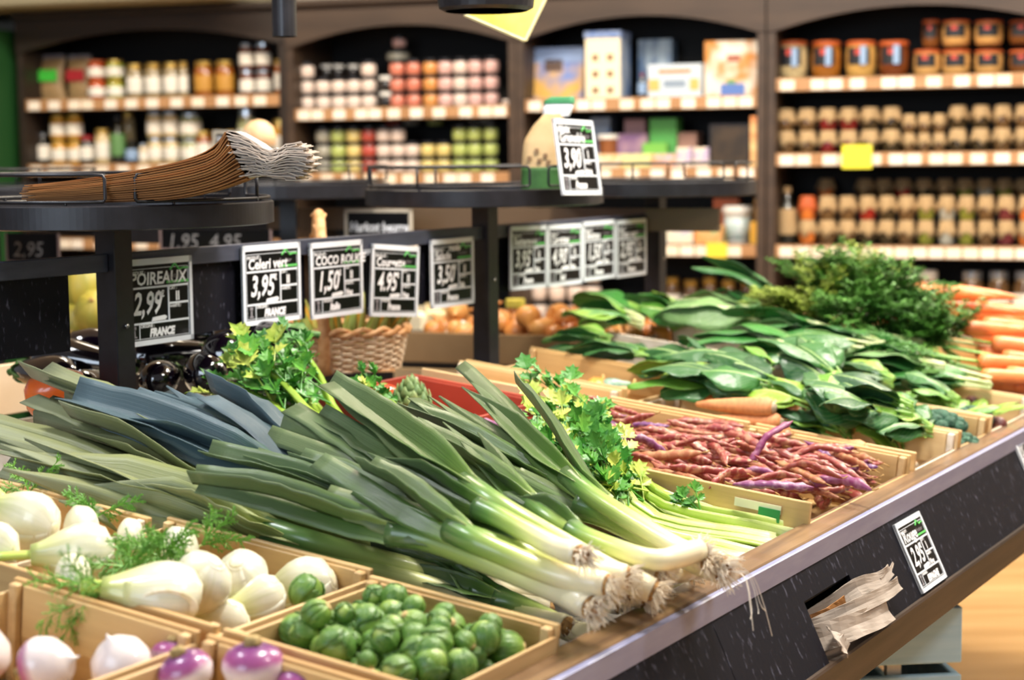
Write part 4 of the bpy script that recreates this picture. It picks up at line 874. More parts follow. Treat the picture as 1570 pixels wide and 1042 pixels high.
G('chard bunch below the middle of the ferny carrot tops','greens',1350,540,0.08,11,0.19,0.085,(0.0, -0.8, 0.05),0.8,[chardM,chardP,chardM],26,cg,'chard_bunch',sm=stalkW,sr=.004,lift=.12)
G('chard bunch with white stalks pointing at the potato crate','greens',1450,565,0.06,11,0.2,0.08,(-0.1, -0.8, 0.04),0.6,[chardM,chardM,chardP],27,cg,'chard_bunch',sm=stalkW,sr=.004,lift=.12)
G('chard bunch nearest the carrots, stalk ends toward the right edge','greens',1520,588,0.045,9,0.22,0.07,(-0.15, -0.8, 0.04),0.4,[chardM,chardP],28,cg,'chard_bunch',sm=stalkW,sr=.004,lift=.12)
G('chard bunch in the middle above the collards, leaves folded over','greens',1240,540,0.075,10,0.17,0.085,(0.1, -0.7, 0.05),0.9,[chardM,chardM,kaleM],29,cg,'chard_bunch',sm=stalkW,sr=.004,lift=.12)
G('chard bunch between the white-stalked one and the ferny tops','greens',1420,530,0.075,10,0.18,0.08,(0.1, -0.8, 0.05),0.8,[chardM,chardM,chardP],30,cg,'chard_bunch',sm=stalkW,sr=.004,lift=.12)
# ---------------------------------------------------------------- broccoli at the ledge
brm=M_('broccoli_head','#3c6a52',.7,col2='#2a4c3a',ns=(150,150,150),bump=1.0,bs=(220,220,220))
def broccoli(label,px,py,h,R,seed):
    q=random.Random(seed); th=thing('broccoli',label,'vegetable',T(*P(px,py,h)),'broccoli heads by the ledge')
    for i in range(22):
        a=i*2.4; f=math.sqrt(i/22); mb=MB(); c=Vector((math.cos(a)*R*f,math.sin(a)*R*f,R*.55*(1-f*f)))
        mb.ell(c,R*.33,R*.33,R*.28,nu=10,nv=7,fn=lambda d:1+.12*math.sin(d.x*17+i)*math.sin(d.y*15)*math.cos(d.z*13)); mb.build('floret',brm,th,smooth=False)
    MB().tube([(0,0,R*.3),(0,0,-R*.5),(R*.1,0,-R*1.2)],[R*.5,R*.3,R*.28],10).build('stalk',stalkG,th,smooth=True)
    for k in range(5):
        a=q.uniform(0,6.28); bigleaf(th,P(px,py,h-R*.5),(math.cos(a),math.sin(a),.5),ZZ,R*2.2,R*.9,kaleL,q,n=8)
broccoli('broccoli head at the ledge, right corner of the cabbage crate',1440,655,.01,.042,1)
broccoli('smaller broccoli head nearer the potato crate',1490,645,.0,.036,2)
broccoli('broccoli head hanging lowest over the ledge between the crates',1468,682,-.012,.034,3)
# ---------------------------------------------------------------- carrots with tops
carm=M_('carrot_skin','#f0803a',.4,col2='#d9622a',ns=(50,50,220),bump=.25,bs=(30,30,240),rand='#f59a5c',coat=.15)
cfr=M_('carrot_leaf','#2f6a24',.5,rand='#6a9c3a'); cfy=M_('carrot_leaf_yellow','#8a9a34',.5,rand='#5f8a34')
def carrot(label,px,py,h,yaw,L,R,q,fl=.3,tilt=0):
    M=MC(0,0).to_3x3().to_4x4()@RZ(yaw)@RY(tilt); B=P(px,py,h); M.translation=B; th=thing('carrot',label,'carrot',M,'bunched carrots at the right')
    MB().lathe([(0.0005,0),(R*.6,.001),(R*.95,.006),(R,L*.12),(R*.9,L*.4),(R*.72,L*.7),(R*.4,L*.92),(R*.12,L*1.0),(.0005,L*1.08)],14,RY(PI/2),lambda a,f:1+.03*math.sin(f*40)).build('root',carm,th,smooth=True)
    g=MB()
    for k in range(4): g.tube(spl([(0,0,0),(-.04,.006*(k-1.5),.004),(-.11,.014*(k-1.5),.01)],6),[.0028,.0026,.0024,.002,.0018,.0016,.0014],5)
    g.build('stems',stalkG,th,smooth=True)
    if fl:
        mb=MB()
        for k in range(5):
            b=Vector((-.09,.014*(k-2),.01)); d=Vector((-1,q.uniform(-.5,.5),q.uniform(.0,.5))).normalized(); Lr=fl*q.uniform(.6,1.)
            frond(mb,b,d,Lr,q)
        mb.build('fronds',cfr if q.random()<.75 else cfy,th)
    return th
def frond(mb,b,d,L,q,n=13):
    d=Vector(d); sd=d.cross(Vector((0,0,1))).normalized(); pts=[Vector(b)]; tw=q.uniform(-1,1)
    for i in range(n): d=(d+Vector((0,0,-.035))+sd*q.uniform(-.05,.05)).normalized(); pts.append(pts[-1]+d*L/n)
    mb.tube(pts,[.0012*(1-i/n*.7) for i in range(n+1)],3,cap=False)
    for i in range(3,n+1):
        for sg in (-1,1):
            ll=L*.20*math.sin(PI*(i-1)/(n+1))+.008; up=Vector((0,0,1)); e=(d*.55+sd*sg+up*q.uniform(-.5,.5)).normalized(); c=pts[i]
            s3=e.cross(up).normalized(); m=5
            for j in range(1,m+1):
                x=c+e*ll*j/m
                for s4 in (-1,1):
                    f1=(e*.6+s3*s4+up*q.uniform(-.6,.6)).normalized(); ln=.012*(1.15-j/m*.5); w_=.0034; wv=f1.cross(up).normalized()*w_
                    mb.add([x,x+f1*ln*.5+wv,x+f1*ln,x+f1*ln*.5-wv],[(0,1,2,3)])
q=random.Random(21)
k=0
LABC=['topmost orange carrot whose tip runs toward the right picture edge','second highest orange carrot, its crown among the ferny leaves']
for r,(y,xs,hh) in enumerate(((448,(1400,1425,1455),.16),(470,(1440,1470,1500),.13),(500,(1475,1505,1540),.11),(520,(1490,1520),.085),(548,(1500,1535),.07),(570,(1505,1540),.05),(590,(1515,1550),.03),(485,(1455,1490),.10),(535,(1495,1525),.06))):
    for j,x in enumerate(xs):
        lab=f'orange carrot, {ordn(j)} from left in the {ordn(r)} layer of carrots from the top' if r<7 else f'orange carrot, {ordn(j)} from left, filling the {"upper" if r==7 else "lower"} part of the heap'
        carrot(lab,x,y+q.uniform(-6,6),hh,q.uniform(-1.35,-.8),q.uniform(.15,.19),q.uniform(.015,.019),q,.22 if r<5 else .13); k+=1
def ferns(label,px,py,h,n,seed,dirs,L=.16,mt=None):
    q=random.Random(seed); B=P(px,py,h); th=thing('carrot_greens',label,'herb',T(*B),'ferny carrot greens'); mb=MB()
    for i in range(n): frond(mb,(q.uniform(-.03,.03),q.uniform(-.03,.03),0),Vector((dirs[0]+q.uniform(-.8,.8),dirs[1]+q.uniform(-.6,.6),dirs[2]+q.uniform(0,.7))).normalized(),L*q.uniform(.6,1.1),q)
    mb.build('fronds',mt or cfr,th); MB().tube([(0,0,.03),(.03,0,-.01),(.06,.0,-.03)],.006,8).build('stems',stalkG,th,smooth=True)
ferns('ferny carrot greens standing highest above the chard',1290,470,.12,26,1,(-.3,0,.7),.15)
ferns('yellowish ferny greens at the left end of the fern heap',1250,485,.11,20,2,(-.5,-.1,.45),.13,cfy)
ferns('ferny carrot greens in the middle of the fern heap',1335,480,.12,26,3,(-.1,0,.6),.14)
ferns('ferny carrot greens sloping down toward the topmost carrots',1385,490,.11,24,4,(.2,0,.45),.13)
ferns('dark ferny greens low in the shade beneath the fern heap',1330,515,.08,24,5,(-.1,-.2,.3),.14)
ferns('ferny greens hiding the carrot crowns in the middle layers',1430,530,.07,24,6,(-.1,-.2,.35),.13)
ferns('ferny greens behind the heap, seen against the jars',1320,455,.15,20,7,(.0,.3,.6),.12,cfy)
# crate under the carrots
crate('pine crate under the bunched carrots, hidden below their greens',1.72,2.15,.55,1.0,mt=woody); crate('pine crate at the far end under the topmost carrots',1.75,2.2,.10,.50,mt=wood)
# ---------------------------------------------------------------- small brown potatoes, gourds, tomato, artichoke
potm=M_('small_potato_skin','#7a4038',.5,col2='#4c2a2c',ns=(60,60,60),coat=.2,bump=.2); potc=M_('small_potato_pale_end','#e0c8a4',.5)
for i,(x,y,l) in enumerate(((1455,598,'topmost small red-brown potato in the crate at the right edge'),(1470,612,'small red-brown potato just below the topmost one'),(1490,618,'small red-brown potato right of the leaning pair'),(1447,612,'small potato with a pale cut end facing the shopper'),(1510,640,'small red-brown potato alone lower right in its crate'),(1530,650,'small dull brown potato nearest the ledge in its crate'))):
    th=thing('small_potato',l,'vegetable',T(*P(x,y,.0))@RZ(i)@RX(i*.7)@S(1.15,1.15,1.15),'small red-brown potatoes'); MB().ell((0,0,0),.017,.013,.013,nu=14,nv=10,fn=lambda d:1+.05*math.sin(d.x*5+i)).build('body',potm,th,smooth=True)
    MB().ell((-.0135,0,0),.004,.006,.006).build('pale_end',potc,th,smooth=True)
def gourd(label,px,py,h,c1,c2,yaw,L=.05,R=.018,cat='gourd'):
    M=MC(0,0).to_3x3().to_4x4()@RZ(yaw); M.translation=P(px,py,h); th=thing('gourd',label,cat,M)
    MB().lathe([(0.0005,-L),(R*.8,-L*.9),(R*1.05,-L*.5),(R,0),(R*.7,L*.4),(R*.6,L*.8),(R*.4,L*.97),(.0005,L)],18,RY(PI/2),lambda a,f:1+.05*math.cos(a*7)).build('body',M_('gourd_'+c1[1:],c1,.35,col2=c2,ns=(60,60,60),coat=.2),th,smooth=True)
    MB().tube([(L*.97,0,0),(L*1.2,0,.004),(L*1.35,.003,.01)],[R*.25,R*.2,R*.24],7).build('stem',bstem,th,smooth=True)
gourd('orange gourd in the crate behind the bean pods',915,592,.012,'#e8a040','#d9822c',.3)
gourd('grey-green gourd end beside the orange gourd',945,592,.014,'#6f9084','#8aa68c',-.4,.035,.015)
gourd('pale orange gourd low in the crate beside the grey-green one',955,602,.004,'#e0b07a','#cf935a',.2,.035,.013)
tm=M_('tomato_red','#d8421e',.2,coat=.5); th=thing('tomato','red tomato in the red tray behind the leek tips','tomato',T(*P(588,603,.02))); MB().lathe([(0.001,-.018),(.014,-.017),(.023,-.008),(.025,.002),(.020,.012),(.010,.016),(.002,.013)],20,None,lambda a,f:1+.04*math.cos(a*5)).build('body',tm,th,smooth=True); MB().lathe([(.002,.013),(.008,.0165),(.002,.018)],5).build('calyx',stalkG,th)
arm=M_('artichoke_bract','#6f8a48',.55,col2='#8a9458',ns=(60,60,60),rand='#4f7a4c')
th=thing('artichoke','grey-green artichoke in the red tray, tips of leeks before it','vegetable',T(*P(630,612,.025)))
for i in range(46):
    f=i/46; a=i*2.4; z=-.02+.05*f; r=.034*math.sin(min(1,f*.75+.3)*PI)+.002; mb=MB(); d=Vector((math.cos(a),math.sin(a),0)); p=Vector((d.x*r*.8,d.y*r*.8,z-.012))
    mb.strap(spl([p,p+d*.008+ZZ*.012,p+d*.004+ZZ*.026],5),[.012,.019,.019,.016,.01,.002],-d,[.3]*6,nx=2); mb.build('bract',arm,th,smooth=True,thick=.0012)
MB().ell((0,0,0),.026,.026,.024).build('heart',arm,th,smooth=True)
# ================================================================ EGGPLANTS, PEPPER, CORN behind the rails
egm=M_('eggplant_skin','#0d0610',.09,coat=1,spec=.8); egc=M_('eggplant_calyx','#3f6a30',.6,col2='#6a8a48',ns=(60,60,60))
def eggplant(label,p,d,L,R):
    th=thing('eggplant',label,'eggplant',frame(Vector(p),Vector(d).normalized())@RY(PI/2),'eggplants behind the sign rail')
    MB().lathe([(0.0005,-L*.5),(R*.45,-L*.485),(R*.85,-L*.38),(R,-L*.2),(R*.92,0),(R*.72,L*.25),(R*.55,L*.42),(R*.42,L*.5),(.0005,L*.51)],28).build('fruit',egm,th,smooth=True)
    mb=MB(); 
    for k in range(5):
        a=k*1.257; dd=Vector((math.cos(a),math.sin(a),0)); mb.strap(spl([dd*.004+ZZ*L*.515,dd*R*.5+ZZ*L*.48,dd*R*.66+ZZ*L*.3],5),[.01,.016,.018,.014,.008,.002],dd,[.2]*6,nx=2)
    mb.tube([(0,0,L*.5),(0,.003,L*.57),(.004,.004,L*.64)],[.007,.005,.006],7); mb.build('calyx',egc,th,smooth=True,thick=.001)
EP=[('large eggplant whose round end faces the shopper, left of the celery tops',at(365,545,2.86),(.35,.8,-.1),.15,.041),
('eggplant just left of the large one, its end in shade',at(312,570,2.82),(-.3,.9,.0),.14,.036),
('eggplant lying behind the large one, highlights along its top',at(395,520,2.98),(.9,-.2,.1),.17,.036),
('small eggplant end right of the nearest post',at(250,578,2.80),(.1,.9,.0),.12,.030),
('eggplant between the nearest post and the POIREAUX card foot',at(262,545,2.95),(.8,.3,.0),.15,.034),
('eggplant left of the nearest post, lying across behind the rail',at(120,552,2.93),(.9,-.3,-.1),.17,.036),
('eggplant end under the left black board beside the orange pepper',at(142,592,2.80),(.3,.9,.0),.12,.030),
('brown-tinged eggplant at the left behind the pale wall',at(70,572,2.9),(-.8,.6,.0),.14,.032),
('eggplant at the back of the heap under the boards',at(330,510,3.05),(.9,.1,.0),.16,.034),
('eggplant below the left board, highlight on its upper side',at(165,530,3.02),(.9,.3,.0),.15,.032)]
for a in EP: eggplant(*a)
opm=M_('orange_pepper_skin','#f07a2c',.25,col2='#ea5f24',ns=(20,20,20),coat=.5)
th=thing('orange_pepper','orange pepper lying left of the nearest post above the leeks','pepper',frame(at(93,602,2.66),(.9,.3,.1))@S(1.25,1.25,1.25)@RY(PI/2)); MB().lathe([(0.001,-.04),(.012,-.042),(.024,-.034),(.030,-.01),(.031,.012),(.024,.028),(.010,.033),(.004,.028)],28,None,lambda a,f:1+.09*math.cos(a*3)).build('fruit',opm,th,smooth=True); MB().tube([(0,0,.028),(0,.002,.04),(.003,.004,.05)],[.005,.004,.005],7).build('stem',stalkG,th,smooth=True)
crate('crate of eggplants behind the nearest sign rail',-.05,.42,-.34,-.03,h0=-.13,h1=-.055,mt=woodw)
crate('pale crate behind the left sign rail with eggplants and pepper',-.50,-.07,-.34,-.03,h0=-.13,h1=-.055,mt=woodw)
# wicker basket with handle, holding corn
wick=M_('wicker','#e2b07c',.55,col2='#c48a52',ns=(60,60,60)); wickl=M_('wicker_pale','#efd9bc',.55,col2='#d9b48a',ns=(60,60,60))
bc=at(503,560,3.38); bz=bc.z-.005; Mb=T(bc.x,bc.y,bz)@RZ(.15); th=thing('wicker_basket','wicker basket with tall handle behind the COCO ROUGE card','basket',Mb)
rx,ry,hb=.135,.10,.075
def bp(a,f,k=0): r=1+.12*f; x=math.cos(a);y=math.sin(a); e=(abs(x)**2.6+abs(y)**2.6)**(-1/2.6); return Vector((x*e*(rx*r+k),y*e*(ry*r+k),hb*f))
mb=MB()
for k in range(44): a=k*2*PI/44; mb.tube([bp(a,f) for f in (0,.33,.66,1)],.002,5)
mb.build('stakes',wickl,th,smooth=True)
mb=MB()
for j in range(13):
    f=(j+.5)/13; mb.tube([bp(a*2*PI/132,f,.0042*math.sin(a*PI/3+(j%2)*PI)) for a in range(133)],.0028,5,cap=False)
mb.build('weave',wickl,th,smooth=True)
mb=MB()
for s4 in (0,PI): mb.tube([bp(a*2*PI/96,1.02,.006*math.cos(a*PI/4+s4))+Vector((0,0,.006*math.sin(a*PI/4+s4))) for a in range(97)],.0052,6,cap=False)
mb.build('braided_rim',wick,th,smooth=True)
MB().box(-rx*.9,rx*.9,-ry*.9,ry*.9,0,.004).build('bottom',wick,th)
mb=MB(); ya=-ry*1.1
hp=spl([(-.012,-ry*1.08,.0),(-.012,-ry*1.15,.12),(-.012,-ry*.85,.235),(-.012,0,.295),(-.012,ry*.85,.235),(-.012,ry*1.1,.11)],30)
mb.tube(hp,.011,8); mb.build('handle',wick,th,smooth=True)
mb=MB(); mb.tube([hp[i]+Vector((math.cos(i*1.5)*.012,0,math.sin(i*1.5)*.004)) for i in range(31)],.004,5); mb.build('handle_wrap',wick,th,smooth=True)
cornm=M_('corn_husk','#9fae4e',.6,col2='#c8bb62',ns=(80,80,8),bump=.3,rand='#6f9040'); cork=M_('corn_kernels','#e8b83a',.4,col2='#d99a2a',ns=(160,160,160),bump=.8)
for i,(x,y,l) in enumerate(((-.085,.0,'corn cob leftmost in the wicker basket'),(-.03,.03,'corn cob behind the basket handle'),(.01,-.01,'husked corn cob in the middle of the basket'),(.05,.03,'corn cob with green husk right of the middle'),(.085,.0,'corn cob with green husk at the right rim'),(.11,.03,'corn cob rightmost in the wicker basket'))):
    c=thing('corn_cob',l,'corn',Mb@T(x,y,.045)@RY(-.5+.22*i)@RX(.2*(i%3-1)),'corn cobs in the wicker basket')
    MB().lathe([(0.001,-.04),(.016,-.035),(.021,0),(.018,.05),(.010,.08),(.001,.088)],16).build('cob',cork,c,smooth=True)
    for k in range(5): a=k*1.257+i; dd=Vector((math.cos(a),math.sin(a),0)); MB().strap(spl([dd*.015-ZZ*.042,dd*.025+ZZ*.0,dd*.021+ZZ*.05,dd*.012+ZZ*.10],7),[.012,.028,.032,.03,.024,.016,.008,.002],-dd,[.5]*8,nx=4).build('husk',cornm,c,smooth=True,thick=.0008)
# ================================================================ SHELVING CABINETS
BAYS=[(-3.235,-1.985,'left'),(-1.945,-.995,'second'),(-.955,-.022,'third'),(.022,1.02,'right')]
SH=[[1.560,1.285,.97,.66],[1.498,1.240,.97,.66],[1.515,1.252,.965,.66],[1.572,1.300,.965,.66]]
NAMES=['far left','second from left','third from left','far right']
def wthing(name,label,cat,x,y,z,group=None,M2=None): return thing(name,label,cat,MW@T(x,y,z)@(M2 or Matrix.Identity(4)),group)
for b,(x0,x1,_) in enumerate(BAYS):
    cx=(x0+x1)/2; L=(x1-x0)/2; th=wthing('shelving_cabinet',f'dark wooden shelving cabinet with arched header, {NAMES[b]} along the back wall','cabinet',cx,0,0,'cabinets along the back wall')
    MB().box(-L,L,.36,.38,.02,1.9).build('back_panel',cabb,th)
    for sx in (-1,1):
        a,c=sorted((sx*(L-.012),sx*(L+.019))); MB().box(a,c,-.012,.38,0,1.90).build('side_panel',cabh if b else cabm,th)
    # arched header: straight top, segmental arch below
    n=18; top=1.905; pts=[(-L-.019,top),(-L-.019,1.745 if b else 1.76)]; zc=1.745 if b else 1.765; ah=.075
    for i in range(n+1): x=-L+.012+(2*L-.024)*i/n; pts.append((x,zc+ah*(1-(2*i/n-1)**2)))
    pts+=[(L+.019,zc),(L+.019,top)]
    mb=MB(); 
    for (xa,za),(xb,zb_) in zip(pts[1:],pts[2:]):
        if xb-xa<1e-6: continue
        mb.box(xa,xb,-.02,.005,0,1) ; k=len(mb.v)-8
        for i,v in enumerate(mb.v[k:]):
            if v.z<.5: v.z=za if v.x<(xa+xb)/2 else zb_
            else: v.z=top
    mb.build('arched_header',cabh if b else cabm,th)
    MB().box(-L-.019,L+.019,-.05,.0,1.905,1.93,bev=.004).build('cornice',cabh if b else cabm,th)
    MB().box(-L-.019,L+.019,-.0,.38,1.905,1.925).build('top_board',cabm,th)
    for j,z in enumerate(SH[b]):
        s=MB().box(-L+.013,L-.013,.0,.355,z-.045,z).build('shelf',cabm,th)
        e=MB().box(-L+.013,L-.013,-.008,-.0003,z-.045,z+.002,bev=.002).build('shelf_edge',shelfm,th)
        q=random.Random(b*10+j); x=-L+.03
        dense=.062 if (b==3 and j>=2) or (b==2 and j==2) else .10
        while x<L-.07:
            wl=.052 if b else .056; MB().box(x,x+wl,-.011,-.0085,z-.042,z-.005).build('price_label',labm,e); x+=wl+q.choice((.008,.03,.06,.045)) if dense>.07 else wl+.008
    MB().box(-L,L,.03,.38,.0,.10).build('plinth',cabm,th)
# ---------------------------------------------------------------- goods on the shelves
glassC=lambda n,c,c2=None:M_('contents_'+n,c,.12,col2=c2,ns=(30,30,30),coat=.6)
gold=M_('gold_lid','#d9b05c',.28,.8); silver=M_('silver_lid','#c8ccd0',.25,.9); whitel=M_('white_lid','#e6e2da',.4); blackl=M_('black_lid','#17161a',.35); redl=M_('red_lid','#8e1f22',.35); orl=M_('orange_rubber_ring','#c05a28',.5)
labw=M_('jar_label_white','#efe8da',.55,col2='#b8a890',ns=(60,60,60),amt=(.55,.7)); labk=M_('jar_label_black','#1a1a1e',.5); laby=M_('jar_label_yellow','#c08a34',.5); labb=M_('jar_label_blue','#8fa8c8',.5)
cheque=M_('label_print_dot','#c8402c',.5)
TP={}
def tmpl(kind,body,lid,lab):
    key=(kind,body.name,lid.name,lab.name if lab else '')
    if key in TP: return TP[key],False
    th=thing('x','x x x x','jar',T(0,-20,0)); n=18
    if kind in('jar','bottle'):
        pr=[(0.001,0),(.46,0),(.5,.04),(.5,.72),(.42,.82),(.40,.84)] if kind=='jar' else [(.001,0),(.44,0),(.48,.03),(.48,.5),(.40,.62),(.2,.74),(.17,.92)]
        MB().lathe(pr,n).build('glass_body',body,th,smooth=True)
        r,z0,z1=(.43,.83,1.0) if kind=='jar' else (.2,.88,1.0); MB().lathe([(r-.02,z0),(r,z0+.02),(r,z1-.02),(r-.04,z1),(.001,z1)],n).build('lid',lid,th,smooth=False)
        if lab: MB().lathe([(.505,.16),(.508,.17),(.508,.60),(.505,.61)],n).build('label',lab,th,smooth=True)
    elif kind=='pot':
        MB().lathe([(.001,0),(.40,0),(.46,.08),(.5,.35),(.49,.66),(.44,.76)],n).build('glass_body',body,th,smooth=True)
        MB().lathe([(.44,.76),(.47,.78),(.47,.97),(.44,1),(.001,1)],n).build('lid',lid,th)
    elif kind=='weck':
        MB().lathe([(.001,0),(.36,0),(.46,.06),(.5,.3),(.5,.62),(.47,.88)],n).build('glass_body',body,th,smooth=True)
        MB().lathe([(.47,.88),(.5,.885),(.5,.905),(.47,.91)],n).build('rubber_ring',orl,th); MB().lathe([(.49,.91),(.49,.97),(.44,1),(.001,.99)],n).build('lid',lid,th)
        mb=MB(); vs=[];
        for z in (.35,.82):
            for k in range(9): a=-PI/2-.75+1.5*k/8; vs.append(Vector((math.cos(a)*.515,math.sin(a)*.515,z)))
        mb.add(vs,[(k,k+1,k+10,k+9) for k in range(8)]); mb.build('label',lab,th,smooth=True)
        MB().box(-.12,.08,-.522,-.512,.62,.78).build('label_mark',cheque,th); 
    elif kind=='tapeweck':
        pass
    elif kind=='kraft':
        MB().lathe([(.001,0),(.38,0),(.44,.06),(.46,.3),(.45,.8),(.40,.9)],n).build('glass_body',body,th,smooth=True)
        q=random.Random(len(TP)); mb=MB(); vs=[]
        rings=[(.001,1.0,0),(.3,1.0,0),(.44,.965,.02),(.46,.86,.04),(.52,.62,.10),(.55,.48,.16)]
        for i,(r,z,w_) in enumerate(rings):
            for k in range(24): a=k*2*PI/24; sq=1+.14*math.cos(4*a)*(i>3); rr=r*sq*(1+w_*math.sin(k*3.1+i)); vs.append(Vector((rr*math.cos(a),rr*math.sin(a),z-(.22*max(0,math.cos(4*a+.6)) if i==5 else 0)+w_*.2*math.sin(k*2.3))))
        mb.add(vs,[(i*24+k,i*24+(k+1)%24,(i+1)*24+(k+1)%24,(i+1)*24+k) for i in range(5) for k in range(24)]); mb.build('paper_cover',lid,th,smooth=True,thick=.01)
    elif kind=='bag':
        mb=MB(); vs=[]; ny=8
        for i in range(ny+1):
            f=i/ny; d=.34*math.sin(min(1,f*1.3+.25)*PI*.5)*(1-f)**.5 if f<1 else 0; wx=.5*(1-.15*math.sin(f*PI))
            for k in range(16): a=k*2*PI/16; vs.append(Vector((math.copysign(abs(math.cos(a))**.6,math.cos(a))*wx,math.sin(a)*(d+.01),f)))
        mb.add(vs,[(i*16+k,i*16+(k+1)%16,(i+1)*16+(k+1)%16,(i+1)*16+k) for i in range(ny) for k in range(16)]); mb.build('pouch',body,th,smooth=True)
        MB().box(-.35,.35,-.32,-.28,.45,.72).build('label',lab,th); MB().box(-.46,.46,-.02,.02,.93,1.08).build('sealed_top',lid,th)
    elif kind=='bucket':
        MB().lathe([(.001,0),(.40,0),(.41,.02),(.47,.8),(.5,.82)],n).build('tub',body,th,smooth=True); MB().lathe([(.5,.82),(.53,.83),(.53,.93),(.5,.95),(.5,1),(.001,1)],n).build('lid',lid,th)
        if lab: MB().lathe([(.42,.08),(.465,.68)],n).build('label',lab,th,smooth=True)
    TP[key]=keep(th); return TP[key],True
def put(kind,name,label,cat,group,x,y,z,w_,h_,body,lid,lab=None,rz=0):
    t,new=tmpl(kind,body,lid,lab); M=MW@T(x,y,z)@RZ(rz)@S(w_,w_,h_)
    if new: t.matrix_world=M; MX[t.name]=M; t['label']=label; t['category']=cat; t['group']=group; t.name=name; KIDS[t.name]=[c for c in C.objects if c.parent==t]; return t
    o=dup(t,M,label,group); o.name=name; o['category']=cat; return o
def box(label,px0,px1,py0,z,depth=.12,yoff=.05,col='#e8e0c8',col2=None,ns=(12,12,12),name='carton_box',cat='box',rz=0,group=None,panel=None,parts=None,lean=0):
    """box whose front spans the given photo columns, its top at photo row py0"""
    x0=wp(px0,py0,yoff)[0]; x1=wp(px1,py0,yoff)[0]; h=wp((px0+px1)/2,py0,yoff)[1]-z; w_=x1-x0
    th=wthing(name,label,cat,(x0+x1)/2,yoff,z,group,RZ(rz)@RX(lean)); MB().box(-w_/2,w_/2,0,depth,0,h,bev=.002).build('carton',M_('carton_'+col[1:]+(col2 or '')[1:],col,.5,col2=col2,ns=ns,nd=2,amt=(.42,.58)),th)
    if panel:
        for (a,b_,c,d,cc) in panel: MB().box(-w_/2+a*w_,-w_/2+b_*w_,-.0015,0,c*h,d*h).build('printed_panel',M_('print_'+cc[1:],cc,.5),th)
    return th,w_,h
def X(px,py=150,off=.06): return wp(px,py,off)[0]
def col(cols,desc,place,kind,z,hz,body,lid,lab=None,n=1,y=.07,name='jar',cat='jar',group=None,ref=150,wk=.96,i0=0,rows=None,q=random.Random(4)):
    """columns of n stacked jars; cols = (left px, right px)"""
    rows=rows or {1:[''],2:['lower ','upper '],3:['lowest ','middle ','upper ']}[n]
    for i,(a,b_) in enumerate(cols):
        xa,xb=X(a,ref,y),X(b_,ref,y); w_=(xb-xa)*wk
        for r in range(n):
            bd=body[(i+r)%len(body)] if isinstance(body,list) else body
            put(kind,name,f'{rows[r]}{desc}, {ordn(i+i0)} from left {place}'.strip(),cat,group,(xa+xb)/2,y+w_*.5,z+hz*r+.0005,w_,hz*.985,bd,lid,lab,rz=q.uniform(-.4,.4))
g=glassC
# far left cabinet, upper shelf
Z=SH[0][0]+.002
nuts=M_('bag_of_nuts','#b99a6a',.4,col2='#7d6040',ns=(70,70,70)); dk=M_('bag_top_dark','#3c3c44',.3,col2='#8a8a96',ns=(30,30,30))
gl=M_('green_bag_label','#3fb83a',.5); rl=M_('red_bag_label','#a02028',.5)
def lone(kind,name,label,cat,px0,px1,z,pyt,body,lid,lab=None,y=.07,group=None):
    xa,xb=X(px0,pyt,y),X(px1,pyt,y); h=wp((px0+px1)/2,pyt,y)[1]-z; return put(kind,name,label,cat,group,(xa+xb)/2,y+(xb-xa)/2,z,xb-xa,h,body,lid,lab)
lone('bag','nut_bag','clear bag of nuts with bright green label, top left shelf corner','bag',44,86,Z,88,nuts,dk,gl)
lone('bag','nut_bag','clear bag of nuts with red label on the top left shelf','bag',90,128,Z,88,nuts,dk,rl)
col([(129,155)],'squat orange jar','among paired stacks, top left shelf','jar',Z,.083,g('tomato','#c8562a','#8e3418'),orl,labw,2,group='jars in the far left cabinet')
col([(157,183)],'squat green-yellow jar','among paired stacks, top left shelf','jar',Z,.083,g('pickle','#b8b03a','#6f8a2c'),gold,labw,2,group='jars in the far left cabinet',i0=1)
col([(189,213),(217,241),(245,269),(271,285)],'pale jar with gold lid','on the top left shelf','jar',Z,.148,g('beans','#b8a47a','#5a4a34'),gold,labw,1,group='jars in the far left cabinet')
col([(292,320),(325,352)],'honey-coloured jar with yellow label','on the far left top shelf','jar',Z,.150,g('honey','#b8661c','#5a2c10'),gold,laby,1,group='jars in the far left cabinet')
col([(363,385),(388,411)],'tall brown jar','in the right stacks, top left shelf','jar',Z,.108,g('brown','#7a3a24','#3c1c14'),silver,labw,2,group='jars in the far left cabinet')
col([(418,434)],'narrow honey jar','at the right end of the top left shelf','jar',Z,.146,g('honey','#b8661c','#5a2c10'),gold,labw,1,group='jars in the far left cabinet')
Z=SH[0][1]+.002
lone('bottle','small_bottle','small dark bottle with white label, first on the lower left shelf','bottle',49,69,Z,204,g('dark','#2c2a20','#1c1c18'),silver,labw)
col([(69,92),(94,117)],'golden mustard jar','of the stacks on the lower left shelf','jar',Z,.108,g('mustard','#d9a23a','#b07a20'),gold,labw,2,group='jars in the far left cabinet')
lone('jar','jar','white-labelled jar with dark red lid on the lower left shelf','jar',115,136,Z,208,g('dark','#2c2a20','#1c1c18'),redl,labw)
lone('jar','jar','tall jar with shiny gold lid beside the red-lidded one','jar',139,161,Z,197,g('cream','#dcc79a','#b89a62'),gold,labw)
lone('bottle','small_bottle','tall dark bottle with green label on the lower left shelf','bottle',163,183,Z,176,g('dark','#2c2a20','#1c1c18'),blackl,M_('green_label','#5f8a50',.5))
lone('bottle','small_bottle','short dark bottle left of the twin white jar stacks','bottle',187,205,Z,215,g('dark','#2c2a20','#1c1c18'),blackl,labb)
lone('jar','jar','jar with round cream lid at the back of the lower left shelf','jar',182,200,Z+.09,172,g('cream','#dcc79a','#b89a62'),gold,None,y=.2)
